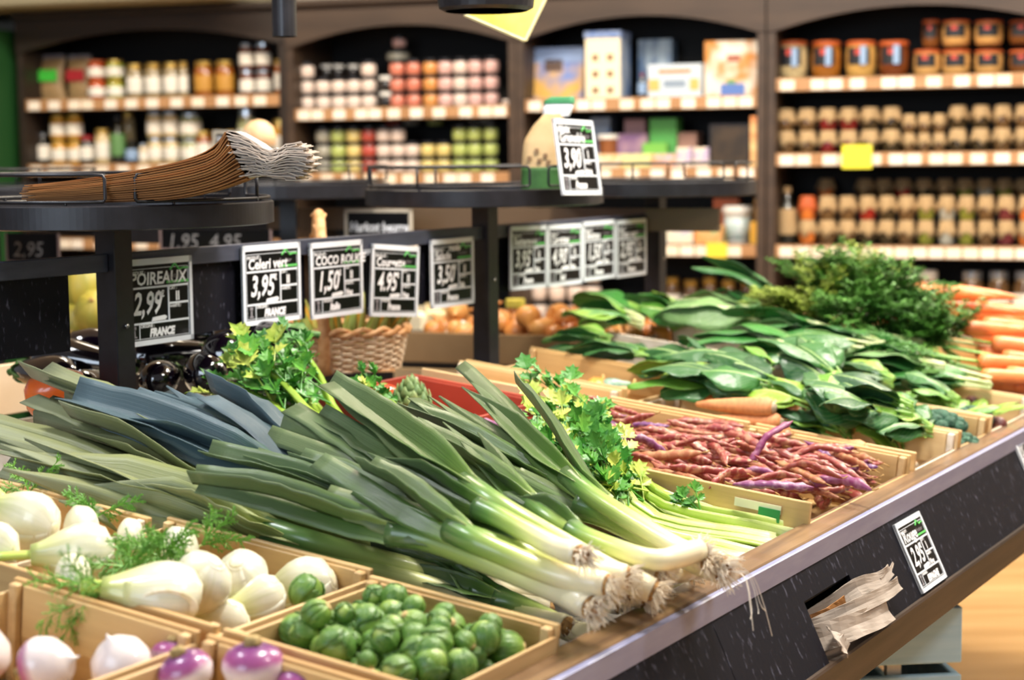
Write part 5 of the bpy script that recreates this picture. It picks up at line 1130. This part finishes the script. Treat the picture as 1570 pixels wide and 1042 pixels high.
lone('jar','jar','small jar left of the twin white-labelled stacks','jar',209,222,Z,220,g('cream','#dcc79a','#b89a62'),silver,labw)
col([(218,241),(243,265)],'silver-lidded jar','of the twin stacks, lower left shelf','jar',Z,.110,g('cream','#dcc79a','#b89a62'),silver,labw,2,group='jars in the far left cabinet')
col([(267,298)],'wide pale green jar','right of the twin stacks','jar',Z,.105,g('pale_green','#b9b98a','#7d8058'),silver,labw,2,group='jars in the far left cabinet')
col([(294,315),(318,336),(340,356)],'amber jar with gold lid','right of the wide stack','jar',Z,.135,g('honey','#b8661c','#5a2c10'),gold,labw,1,group='jars in the far left cabinet')
lone('jar','jar','tall pale jar at the right end of the lower left shelf','jar',358,384,Z,166,g('pale_green','#b9b98a','#7d8058'),silver,labw)
lone('jar','jar','yellow jar in the right corner of the lower left shelf','jar',412,434,Z,182,g('mustard','#d9a23a','#b07a20'),gold,labw)
# second cabinet: little jam pots in three layers
Z=SH[1][0]+.002
pc={'w':g('white_cream','#ead9cc','#d9c0b0'),'p':g('pink','#d98a72','#c86a52'),'o':g('apricot','#e0a05c','#c8803c'),'r':g('rose','#e6c2b8','#d09a90'),'k':g('dark_jam','#2a2420','#17120f'),'g':g('pistachio','#c2cc7a','#9fae58'),'y':g('lemon','#e6d28a','#d0b868'),'c':g('red_jam','#c85a48','#a03a30'),'s':g('grey_cream','#b9b4a4','#8f8a7a')}
cs=[455,480,504,527,550,577,594,619,645,668,691,714,739]; kinds='wwwwwkpportrr'.replace('t','w'); tn=['lowest layer, upper shelf, second cabinet','middle layer, upper shelf, second cabinet','top layer, upper shelf, second cabinet']
nmc={'w':'cream','p':'salmon','o':'apricot','r':'pale pink','k':'dark','g':'pistachio','y':'lemon','c':'red','s':'grey-cream'}
def pots(cs,kinds,z,hz,places,group,skip=(),ref=150,pitch=24,y0=.06):
    for r,pl in enumerate(places):
        for i,a in enumerate(cs):
            if (i,r) in skip: continue
            k=kinds[i]; xa,xb=X(a,ref,y0),X(a+pitch-2,ref,y0); w_=xb-xa
            put('pot','jam_pot',f'{nmc[k]} jam pot, {ordn(i)} from left {pl}','pot',group,(xa+xb)/2,y0+w_/2,z+hz*r+.0005,w_,hz*.98,pc[k],blackl if k!='k' else whitel)
pots(cs,kinds,Z,.0635,tn,'jam pots on the upper shelf of the second cabinet',skip={(1,2),(2,2),(3,2),(5,2)})
for i,a in enumerate((487,505,528)): lone('pot','jam_pot',f'dark jam pot set back in the top layer, {ordn(i)} of three, second cabinet','pot',a,a+18,Z+.127,99,pc['k'],whitel,y=.16,group='jam pots set back')
lone('pot','jam_pot','extra jam pot on top of the stack, second cabinet upper shelf','pot',586,620,Z+.190,76,pc['s'],blackl,y=.14)
lone('pot','jam_pot','highest single jam pot above all the others','pot',597,618,Z+.245,55,pc['r'],blackl,y=.14)
lone('pot','jam_pot','white jam pot in the right end of the lowest upper-shelf layer','pot',766,785,Z,150,pc['w'],blackl)
Z=SH[1][1]+.002
cs=[480,503,527,550,573,595,617,641,665,690,713,738]
pots(cs,'sgycwwwyyggg',Z,.0615,['lowest layer, lower shelf, second cabinet','middle layer, lower shelf, second cabinet','top layer, lower shelf, second cabinet'],'jam pots on the lower shelf of the second cabinet',skip={(6,2),(7,2),(8,2)},ref=240)
for i,(a,k) in enumerate(((585,'c'),(613,'s'),(650,'g'),(712,'k'),(730,'s'))): lone('pot','jam_pot',f'{nmc[k]} jam pot at the very back, {ordn(i)} of five, lower shelf, second cabinet','pot',a,a+24,Z+.188,182,pc[k],whitel,y=.22,group='jam pots at the back of the lower shelf')
lone('pot','jam_pot','grey jam pot standing apart at the left of the lower shelf','pot',461,480,Z+.03,232,pc['s'],blackl)
# third cabinet, upper shelf: cartons
Z=SH[2][0]+.002
box('leaning blue and yellow picture carton at the left of the biscuit shelf',808,893,72,Z,.10,.10,'#d9a850','#6f86c0',(7,7,7),lean=-.1,panel=[(0,1,.72,1,'#8fa6d0'),(.3,.62,.55,.78,'#5a4438')])
th,w_,h=box('tall white house-shaped carton with little windows on the biscuit shelf',897,951,58,Z,.13,.03,'#f0e2c0',None,rz=0)
mb=MB()
for i in range(2):
    for j in range(3): mb.box(-w_/2+w_*(.2+.42*i),-w_/2+w_*(.38+.42*i),-.0015,0,h*(.08+.27*j),h*(.19+.27*j))
mb.build('window_print',M_('print_brown','#8a6a48',.5),th); MB().box(-w_/2-.002,w_/2+.002,-.004,.135,h,h+.025).build('blue_roof',M_('print_blue','#4a6aa8',.5,col2='#8fa0c0',ns=(40,40,40)),th)
MB().box(w_/2,w_/2+.0015,0,.13,0,h).build('side_print',M_('print_greyblue','#a8b0b8',.5,col2='#5a78a8',ns=(9,9,9)),th)
box('blue and brown tall carton behind the red-topped bottle',978,1030,60,Z,.08,.2,'#4a6486','#a8b8c4',(14,14,5))
lone('bottle','small_bottle','small bottle with red cap between the cartons of the biscuit shelf','bottle',976,990,Z,112,g('dark','#2c2a20','#1c1c18'),redl,labb)
box('low pale blue carton with orange print on the biscuit shelf',993,1076,98,Z,.10,.06,'#c6d0d8',None,panel=[(.2,.8,.72,.84,'#c88a5a'),(.3,.7,.3,.52,'#8a98a8'),(.02,.22,.2,.55,'#e0b060'),(.78,.95,.2,.55,'#e0b060')])
box('big white carton with blue and orange pictures, right on the biscuit shelf',1080,1163,62,Z,.10,.05,'#e6dccb','#c8843a',(9,9,9),panel=[(.3,.75,0,.22,'#5a78b8'),(.42,.58,.22,.3,'#6f9a50'),(.42,.66,.62,.74,'#a0604a')])
# third cabinet, second shelf
Z=SH[2][1]+.002
lone('bucket','tub','brown tub with white lid at the left of the second biscuit shelf','tub',912,944,Z+.03,206,M_('tub_brown','#a0623a',.4),whitel)
box('blue-topped tin standing behind the brown tub',905,935,180,Z,.1,.18,'#a8b8cc','#4f6fa8',(9,9,9),name='tin')
box('purple carton left of the tall green one',946,992,205,Z,.1,.10,'#7a5a82','#a08090')
box('mauve carton stacked on the purple one',957,989,182,Z+.155-.03,.1,.12,'#8a6a70')
box('tall bright green carton on the second biscuit shelf',996,1037,181,Z,.1,.10,'#4f9a4a')
box('small bright green carton before the tall green one',985,1022,219,Z,.03,.065,'#6fae48')
box('rose carton right of the tall green one',1038,1068,203,Z,.1,.12,'#a07868')
for i,(a,b_,c1,c2) in enumerate(((915,952,'#e6d9c0','#e0b070'),(953,997,'#e9dd9a','#c8d090'),(998,1036,'#e0a878','#c8b0c0'))): box(f'low colourful carton, {ordn(i)} of three in front on the second biscuit shelf',a,b_,236,Z,.06,.0+.004,c1,c2,(18,18,18),group='low cartons in front')
for i,(a,b_) in enumerate(((1037,1060),(1063,1086))): box(f'cream and lilac carton, {"left" if i==0 else "right"} one of the pair by the dark glass box',a,b_,226,Z,.06,.004,'#e6d6c0','#b0a0c8',(20,20,20),group='pair of cream cartons')
th,w_,h=box('dark glass-fronted display box at the right of the second biscuit shelf',1088,1149,190,Z,.12,.02,'#3a2c1c','#261c12',name='display_box'); 
for a in (-w_/2,w_/2-.006): MB().box(a,a+.006,-.004,0,0,h).build('frame_side',blackm,th)
MB().box(-w_/2,w_/2,-.004,0,h-.006,h).build('frame_top',blackm,th)
box('tall narrow yellow and orange carton in the right corner of the second shelf',1150,1165,178,Z,.08,.01,'#e9c88a','#d98a50',(14,14,20))
# third cabinet, third shelf
Z=SH[2][2]+.002
box('yellow and white picture carton at the left of the third shelf',1022,1062,346,Z,.08,.02,'#e9e0c0','#b8b0c8',(14,14,14))
box('orange carton with green picture beside the white bucket',1065,1106,346,Z,.08,.02,'#e69a58','#a8b078',(16,16,16))
box('left dark blue carton at the back of the third shelf',1020,1053,327,Z,.08,.12,'#3a4a8a','#6a78b0'); box('right dark blue carton at the back of the third shelf',1056,1092,327,Z,.08,.12,'#3c3f7a','#5a5078')
box('rust-brown carton behind the white bucket',1093,1132,304,Z,.08,.14,'#a8542c')
lone('bucket','bucket','white plastic bucket with lid on the third shelf','bucket',1104,1148,Z,316,M_('bucket_white','#dfe0da',.35),whitel,M_('bucket_print','#d8dce0',.4,col2='#8fb0a8',ns=(14,14,14)))
box('yellow carton at the right end of the third shelf',1150,1165,340,Z,.08,.03,'#e0a838'); box('brown striped carton above it at the back of the third shelf',1156,1166,303,Z,.06,.12,'#c89a50','#8a6030',(9,9,40))
o,_,_=box('yellow promotional flag on the edge of the third shelf',1083,1115,372,Z-.05,.001,-.02,'#e9cc3c',name='price_flag',cat='price flag')
# third cabinet, fourth shelf: white pots
Z=SH[2][3]+.002
pots([808,837,866,892],'wwww',Z,.075,['lowest layer, white pots behind the cards','middle layer, white pots behind the cards','top layer, white pots behind the cards'],'white pots on the fourth shelf',ref=460,pitch=28)
# right cabinet, top shelf: clip jars
Z=SH[3][0]+.002; gz='jars on the top shelf of the right cabinet'
for i,((a,b_),(nm,c1,c2)) in enumerate(zip(((1188,1234),(1240,1286),(1293,1340),(1344,1391)),(('cream','#dcc088','#c8a468'),('amber','#c07a24','#7a3c14'),('pale honey','#dcae62','#c08c40'),('dark caramel','#8a4418','#5a280e')))):
    t=lone('weck','clip_jar',f'large {nm} jar with orange ring, {ordn(i)} on the top right shelf','jar',a,b_,Z,62,g(nm.replace(' ','_'),c1,c2),orl,labk,group=gz)
    x=X((a+b_)/2+6,80,.05); o=MB().box(x-.010,x+.012,.055,.058,Z+.045,Z+.112).build('jar_strip_label',labb,None,M=MW); o.parent=t; o.matrix_parent_inverse=t.matrix_world.inverted()
for r in range(2):
    for i,(a,b_) in enumerate(((1398,1440),(1442,1486),(1492,1537),(1545,1588))):
        if r==1 and i==0: a+=14
        lone('weck','clip_jar',f'small clip jar with black label, {"upper" if r else "lower"} row, {ordn(i)} of the right group, top shelf','jar',a,b_,Z+(.103 if r else 0),30 if r else 76,g('cheese','#d8a866','#c08c4c') if (i%2==0 or i==1) and not(r==1 and i==0) else g('dark_honey','#8a5424','#5a3014'),orl,labk,group=gz,y=.10 if (r==1 and i==0) else .07)
# second shelf: jars with kraft paper covers
Z=SH[3][1]+.002; gz='paper-covered jars in the right cabinet'
fill_=[g('raspberry','#8e2420','#5a1410'),g('olive_paste','#4a3a20','#2c2416'),g('walnut','#7a5a34','#4a3420')]
cs2=[(1187,1218),(1220,1250),(1252,1282),(1284,1314),(1316,1347),(1349,1380),(1382,1403),(1405,1426),(1428,1449),(1452,1482),(1487,1517),(1520,1550),(1553,1583)]
for r in range(2):
    for i,(a,b_) in enumerate(cs2):
        f=fill_[0] if i in(2,3) else fill_[1] if i in(4,5,9,10) else fill_[2]; hz=.082 if i not in(6,7,8) else .068
        xa,xb=X(a,230,.06),X(b_,230,.06); w_=(xb-xa)*.92
        put('kraft','paper_covered_jar',f'{"upper" if r else "lower"} jar with brown paper cover, {ordn(i)} from left, second shelf, right cabinet','jar',gz,(xa+xb)/2,.06+w_/2,Z+hz*r,w_,hz,f,kraftc,rz=i*1.3+r)
o,_,_=box('bright yellow star-edged price flag on the second shelf, right cabinet',1291,1337,222,SH[3][1]-.055,.001,-.025,'#e9e23a',name='price_flag',cat='price flag')
# third shelf
Z=SH[3][2]+.002; fl2=[g('mango','#e0823a','#c86424'),g('walnut','#7a5a34','#4a3420'),g('walnut','#7a5a34'),g('paprika','#a82a1c','#7a1c14'),g('olive_paste','#4a3a20'),g('walnut','#7a5a34'),g('green_herb','#8a8a34','#6a6a24'),g('grey_cream','#b9b4a4'),g('green_herb','#8a8a34'),g('walnut','#7a5a34'),g('berry','#7a3434','#5a2424')]
cs3=[(1221,1250),(1252,1281),(1283,1311),(1314,1342),(1344,1372),(1374,1402),(1404,1432),(1436,1464),(1467,1494),(1497,1524),(1527,1556),(1559,1588)]
lone('bottle','wine_bottle','dark bottle with paper hood, first on the third shelf of the right cabinet','bottle',1188,1220,Z,286,g('dark','#2c2a20','#1c1c18'),kraftc,kraftc)
for r in range(2):
    for i,(a,b_) in enumerate(cs3):
        xa,xb=X(a,360,.06),X(b_,360,.06); w_=(xb-xa)*.93
        put('kraft','paper_covered_jar',f'{"upper" if r else "lower"} jar with brown paper cover, {ordn(i)} from left, third shelf, right cabinet','jar',gz,(xa+xb)/2,.06+w_/2,Z+.089*r,w_,.088,fl2[(i+ (1 if r==0 and i==3 else 0))%11],kraftc if not (i==0 and r==1) else orl,rz=i*1.7+r)
for i,a in enumerate((1252,1312,1341,1371,1403,1435,1466,1497,1527,1556)): lone('kraft','paper_covered_jar',f'jar in the shaded back row, {ordn(i)} from left, third shelf, right cabinet','jar',a,a+25,Z+.17,274,fl2[i%11],kraftc,y=.22,group='back row of paper-covered jars')
Z=SH[3][3]+.002
for i,(a,b_) in enumerate(((1362,1400),(1402,1438),(1470,1508),(1512,1548),(1552,1588),(1322,1358),(1282,1318))): lone('jar','jar',f'jar with white label and orange contents on the fourth shelf, {ordn(i)} counted rightward','jar',a,b_,Z,415,g('tomato','#c8562a','#8e3418') if i<2 or i>4 else g('walnut','#7a5a34'),whitel if i<2 else silver,labw,group='jars on the fourth shelf of the right cabinet')
q=random.Random(2)
for i in range(5): lone('jar','jar',f'shaded jar low in the third cabinet beyond the chard, {ordn(i)} from left','jar',1015+i*29,1040+i*29,Z,425+4*(i%2),g('walnut','#7a5a34'),gold,labw,group='shaded jars low in the third cabinet',y=.12)
# ================================================================ MIDDLE ISLAND between the counter and the wall
def mid_stand(px,py,d,R,label):
    c=at(px,py,d); c.z=0; th=thing('tray_stand',label,'stand',T(*c),'tray stands of the middle island')
    MB().lathe([(.001,1.205),(R-.006,1.205),(R,1.207),(R,1.238),(R-.004,1.24),(R-.007,1.23),(.001,1.228)],56).build('tray',blackm,th)
    MB().box(-.02,.02,-.02,.02,.80,1.206).build('post',blackm,th)
    for k in range(2):
        a0=k*PI+.05; a1=(k+1)*PI-.05; r=R-.006; pp=lambda a,h:Vector((r*math.cos(a),r*math.sin(a),h)); ring=[pp(a0+(a1-a0)*i/24,1.283) for i in range(25)]+[pp(a1-(a1-a0)*i/24,1.246) for i in range(25)]; ring.append(ring[0])
        mb=MB(); mb.tube(ring,.0022,5,cap=False)
        for f in (.25,.5,.75): mb.tube([pp(a0+(a1-a0)*f,1.238),pp(a0+(a1-a0)*f,1.283)],.0022,5)
        mb.build('guard_rail',blackm,th,smooth=True)
    return th,c
t1,c1=mid_stand(442,300,4.35,.25,'blurred black tray stand behind, between the nearest and middle stands')
t2,c2=mid_stand(-20,300,4.0,.25,'blurred black tray stand behind the kraft bags at the left')
# table of the middle island, set square to the shelves
def wm(px,py,d): M=Matrix((WD,WN,ZZ)).transposed().to_4x4(); M.translation=at(px,py,d); return M
cardb=M_('cardboard_beige','#a8865c',.7,col2='#96744c',ns=(6,6,6)); palew=M_('pale_wood_edge','#d6b384',.6)
tab=M_('island_dark_wood','#2a221c',.6)
M=wm(760,540,4.15); M.translation.z=0; ttop=.865
th=thing('produce_table','low beige-sided produce table behind the middle post, heaped with golden onions','table',M)
MB().box(-1.25,.42,0,.62,.80,ttop-.012,bev=.003).build('tray_bed',tab,th); MB().box(-.25,.42,-.012,0,.815,ttop+.02).build('front_board',cardb,th); MB().box(-.25,.42,-.03,-.012,.775,.80).build('front_ledge',palew,th); MB().box(-1.2,.38,.06,.56,0,.80).build('base',tab,th)
mx_=M.copy()
onm=M_('onion_skin','#d98a3c',.35,col2='#b8622a',ns=(20,20,6),rand='#e0a860',coat=.2)
on=thing('onion','x x x x','onion',T(0,-20,0)); MB().lathe([(0.001,-.024),(.012,-.023),(.026,-.012),(.030,.0),(.026,.013),(.012,.023),(.004,.032),(.003,.04)],16).build('bulb',onm,on,smooth=True); MB().tube([(0,0,-.023),(.002,0,-.03)],[.006,.004],6).build('root_tuft',rootm,on); keep(on)
q=random.Random(9); sp=[]
for i in range(70):
    r=i/70; sp.append((M@Vector((q.uniform(-.22,.40),q.uniform(.04,.36),ttop+.012+.03*r*q.random()+.02*(i>45))),rrot(q),q.uniform(.8,1.15)))
pile([on],'golden onion heaped on the table behind the middle post','golden onions on the table',sp)
# white and cream goods behind the onions, left of the middle post
for i,(a,c) in enumerate(((640,'#efe0bc'),(668,'#e9d4a0'),(700,'#e0c088'))):
    o=thing('paper_sack',f'pale paper sack standing behind the onions, {ordn(i)} from left','sack',wm(a,500,4.62)@T(0,0,-.01),'pale sacks behind the onions'); MB().box(-.03,.03,-.02,.02,-.03,.05+.006*i,bev=.012).build('sack',M_('sack_'+c[1:],c,.6),o); MB().box(-.028,.028,-.004,.004,.048+.006*i,.064+.006*i).build('folded_top',M_('sack_'+c[1:],c,.6),o)
o=thing('jar','yellow-topped jar right of the middle post, above the onions','jar',wm(790,470,4.7)); MB().lathe([(0.001,-.06),(.026,-.06),(.028,-.02),(.024,0)],16).build('glass_body',M_('contents_honey','#b8661c'),o,smooth=True); MB().lathe([(.026,0),(.026,.02),(.001,.022)],16).build('lid',M_('yellow_lid','#d0c050',.4),o)
# rail of the middle island with its cards
rm=thing('sign_rail','blurred dark brown beam of the middle island behind the cards','rail',wm(640,340,4.45)); MB().box(-.42,.78,-.01,.01,-.02,.035).build('bar',M_('beam_brown','#6a543c',.5),rm); MB().box(-.95,-.42,-.01,.01,-.06,.035).build('board',blackm,rm); MB().box(.12,.24,.012,.02,-.14,.03).build('back_board',M_('beam_brown','#6a543c'),rm)
hb=thing('price_board','blurred chalk board reading Haricot beurre behind the COCO ROUGE card','price board',wm(580,352,4.3)); MB().box(-.086,.086,0,.004,-.06,.042).build('panel',glassy,hb); mb=MB()
for a,b_,c,d in ((-.09,.09,.042,.05),(-.09,-.082,-.06,.05),(.082,.09,-.06,.05)): mb.box(a,b_,-.002,.004,c,d)
mb.build('frame',M_('frame_cream','#cfc4b0',.5),hb); text('Haricot beurre',.032,chalkw,hb,T(-.076,-.002,-.004),shear=.15,bold=.0012,sx=.8); text('2,50',.05,chalkw,hb,T(-.06,-.002,-.055),bold=.0012); MB().box(.0,.06,-.002,0,-.05,-.02).build('green_mark',M_('green_dark','#1f5a34',.5),hb)
for i,(x,y,w2,h2,l) in enumerate(((50,380,.15,.07,'blurred chalk card hanging behind under the nearest tray, at left'),(330,368,.30,.05,'wide blurred chalk board behind, just under the nearest tray'))):
    b_=thing('price_board',l,'price board',wm(x,y,4.15)); MB().box(-w2/2,w2/2,0,.004,-h2/2,h2/2).build('panel',glassy,b_); mb=MB()
    for a,b2,c,d in ((-w2/2,w2/2,-h2/2,-h2/2+.005),(-w2/2,-w2/2+.005,-h2/2,h2/2),(w2/2-.005,w2/2,-h2/2,h2/2)): mb.box(a,b2,-.002,.004,c,d)
    mb.build('frame',M_('frame_rose','#8a7470',.5),b_); text('1,95  4,95' if i else '2,95',.05,M_('chalk_grey','#8a8684',.6),b_,T(-w2/2+.02,-.002,-.02))
bb=thing('price_board','blurred chalk board standing behind the kraft bags on the shelf side','price board',wm(355,224,4.4)@RY(.05)); MB().box(-.045,.045,0,.004,-.05,.03).build('panel',glassy,bb); MB().box(-.05,.045,-.002,.004,.03,.038).build('frame',M_('frame_cream','#cfc4b0'),bb); MB().box(-.053,-.045,-.002,.004,-.05,.038).build('frame_side',M_('frame_cream','#cfc4b0'),bb); text('Tomates',.03,chalkw,bb,T(-.042,-.002,.0),bold=.001,sx=.7); text('3,90',.03,chalkw,bb,T(-.035,-.002,-.035),bold=.001)
# round loaf behind the bags
lf=thing('round_loaf','pale round loaf standing behind the tip of the kraft bags','bread',T(*at(397,205,4.5))); MB().lathe([(0.001,-.03),(.04,-.03),(.045,-.012),(.036,.018),(.018,.032),(.001,.036)],20).build('crust',M_('loaf_crust','#e0b080',.7,col2='#eccaa0',ns=(20,20,20)),lf,smooth=True); MB().lathe([(.041,-.031),(.046,-.03),(.041,-.036)],20).build('paper_ring',M_('frame_cream','#cfc4b0'),lf)
# melons on the middle island, seen under the left board
mlm=M_('melon_skin','#b8a23c',.45,col2='#6f7a2c',ns=(30,30,4),bump=.3,rand='#c0ac48')
for i,(x,y,d,r,l) in enumerate(((128,440,3.9,.048,'green-streaked yellow melon highest left of the nearest post'),(150,480,3.85,.05,'round yellow melon just left of the nearest post'),(118,490,3.9,.045,'yellow melon leftmost below the streaked one'),(152,432,4.0,.04,'yellow-green melon partly behind the nearest post'),(165,455,4.0,.045,'yellow melon hidden mostly behind the nearest post'),(128,465,4.05,.045,'yellow melon at the back of the group'))):
    m_=thing('melon',l,'melon',T(*at(x,y,d))@RX(i)@RZ(i*2),'yellow melons on the middle island'); MB().ell((0,0,0),r,r,r*1.2,nu=24,nv=14,fn=lambda dd:1+.025*math.cos(math.atan2(dd.y,dd.x)*10)).build('fruit',mlm,m_,smooth=True); MB().tube([(0,0,r*1.18),(0,.002,r*1.35)],[.006,.004],6).build('stem',bstem,m_)
mt_=thing('melon_crate','dark wooden crate edge under the yellow melons','crate',wm(150,515,3.85)); MB().box(-.16,.16,0,.012,-.02,.012).build('side_slat',trimw,mt_); MB().box(-.16,.16,0,.3,-.03,-.02).build('bottom',trimw,mt_)
pw=thing('pale_panel','pale wooden panel showing under the left black board','panel',frame(at(25,585,3.3),U)); MB().box(-.3,.08,0,.012,-.06,.035,bev=.002).build('panel_board',M_('pale_panel_wood','#e0c6a6',.6,col2='#d4b692',ns=(4,9,9)),pw)
# ================================================================ SACK on the middle tray
c=at(831,300,3.52); c.z=1.2265; th=thing('paper_sack','beige and green paper sack with white folded top on the middle tray','sack',T(*c)@RZ(-.15))
def prism_rings(mb,rings,n=20,p=3.5):
    vs=[]
    for (z,rx,ry,ox,cr) in rings:
        for k in range(n):
            a=2*PI*k/n; x=math.copysign(abs(math.cos(a))**(2/p),math.cos(a)); y=math.copysign(abs(math.sin(a))**(2/p),math.sin(a)); vs.append(Vector((ox+x*rx*(1+cr*math.sin(k*2.3+z*60)),y*ry*(1+cr*math.cos(k*1.9)),z)))
    m=len(rings); mb.add(vs,[(i*n+k,i*n+(k+1)%n,(i+1)*n+(k+1)%n,(i+1)*n+k) for i in range(m-1) for k in range(n)]+[tuple((m-1)*n+k for k in range(n))]); return mb
prism_rings(MB(),[(0,.041,.035,0,0),(.045,.041,.035,.001,.01),(.052,.041,.035,.001,.01)]).build('green_base',M_('sack_green','#2f5a26',.6,col2='#3f6f34',ns=(30,30,30)),th,smooth=True)
prism_rings(MB(),[(.052,.0405,.0345,.001,.01),(.095,.038,.032,.002,.02),(.108,.036,.030,.004,.03),(.135,.028,.02,.014,.06),(.158,.022,.011,.028,.05)]).build('beige_body',M_('sack_beige','#cdae80',.65,col2='#b8986a',ns=(14,14,14),bump=.3),th,smooth=True)
mb=MB(); 
for x,z in ((-.02,.07),(.0,.065),(.012,.075),(-.005,.085),(.018,.062)): mb.box(x-.004,x+.004,-.0375,-.035,z-.004,z+.004)
mb.build('printed_motif',M_('print_brown','#8a6a48'),th)
prism_rings(MB(),[(.152,.026,.012,.030,.04),(.168,.030,.010,.034,.05),(.178,.029,.008,.036,.05)]).build('white_fold',M_('sack_white','#dfe4ea',.6),th,smooth=True)
prism_rings(MB(),[(.177,.031,.010,.036,.05),(.184,.029,.009,.037,.1),(.191,.022,.005,.042,.1)]).build('green_top',M_('sack_top_green','#2c7f4f',.6),th,smooth=True)
# ================================================================ LAMPS AND SIGN hanging from above
lp=at(436,28,3.0); th=thing('pendant_lamp','dark cylinder pendant lamp hanging at the top, above the second cabinet','lamp',T(*lp)); mb=MB(); mb.lathe([(.0205,-.029),(.021,-.031),(.021,.16),(.018,.17),(.003,.175)],28).build('lamp_body',blackm,th,smooth=False); MB().lathe([(.0205,-.029),(.016,-.029),(.015,-.015),(.001,-.014)],24).build('reflector',silver,th); MB().tube([(0,0,.17),(0,0,2.9-lp.z+.4)],.003,6).build('cable',blackm,th)
lp=at(745,-10,2.9); th=thing('pendant_lamp','wide dark round lamp shade cut off by the top picture edge','lamp',T(*lp)); MB().lathe([(.068,-.029),(.078,-.024),(.080,-.01),(.080,.06),(.06,.08),(.001,.085)],36).build('lamp_shade',blackm,th); MB().lathe([(.068,-.029),(.03,-.018),(.001,-.017)],30).build('diffuser',blackm,th); MB().tube([(0,0,.08),(0,0,3.25-lp.z)],.003,6).build('cable',blackm,th)
a,b_,c=at(712,22,3.3),at(805,62,3.3),at(838,-6,3.3); ysm=M_('yellow_sign','#e6d64c',.5,col2='#efe486',ns=(9,9,9)); yse=M_('yellow_sign_edge','#f0e8b0',.5)
d=a+(c-b_); th=thing('hanging_sign','yellow square sign hanging on its corner beside the round lamp','sign',T(*b_)); n_=(a-b_).cross(c-b_).normalized()*.003
mb=MB(); vs=[x-b_+s2*n_ for s2 in (-1,1) for x in (b_,a,d,c)]; mb.add(vs,[(0,1,2,3),(7,6,5,4),(0,4,5,1),(1,5,6,2),(2,6,7,3),(3,7,4,0)]); mb.build('sign_board',ysm,th)
mb=MB()
for p,r in (((b_,a)),((b_,c)),((a,d)),((c,d))): mb.tube([p-b_,r-b_],.004,6)
mb.build('sign_edging',yse,th); MB().tube([(a+c)/2-b_+ZZ*.06,(a+c)/2-b_+ZZ*(3.3-a.z)],.0015,5).build('wire',blackm,th)
# ================================================================ GREY-BLUE CRATE on the floor
gb=M_('blue_grey_painted_wood','#a2c6dc',.6,col2='#b8d4e4',ns=(3,40,40),nd=6,bump=.3)
cp=at(1476,930,2.9); p2=at(1476,1035,2.9); Mg=Matrix((WD*.0+Vector((.995,.1,0)).normalized(),Vector((-.1,.995,0)).normalized(),ZZ)).transposed().to_4x4(); Mg.translation=Vector((cp.x,cp.y,0)); zt=cp.z
th=thing('slatted_crate','large blue-grey painted slatted crate standing on the floor under the counter edge','crate',Mg)
zs=zt; i=0
while zs>.02:
    h_=.094; MB().box(-.50,0,0,.014,max(0,zs-h_),zs,bev=.002).build('slat',gb,th); MB().box(-.014,0,.016,.5,max(0,zs-h_),zs,bev=.002).build('slat',gb,th); MB().box(-.50,0,.5,.514,max(0,zs-h_),zs).build('slat',gb,th); zs-=h_+.020
for x in (-.11,-.40): MB().box(x-.012,x+.012,.0145,.03,0,zt-.01).build('batten',woodw,th)
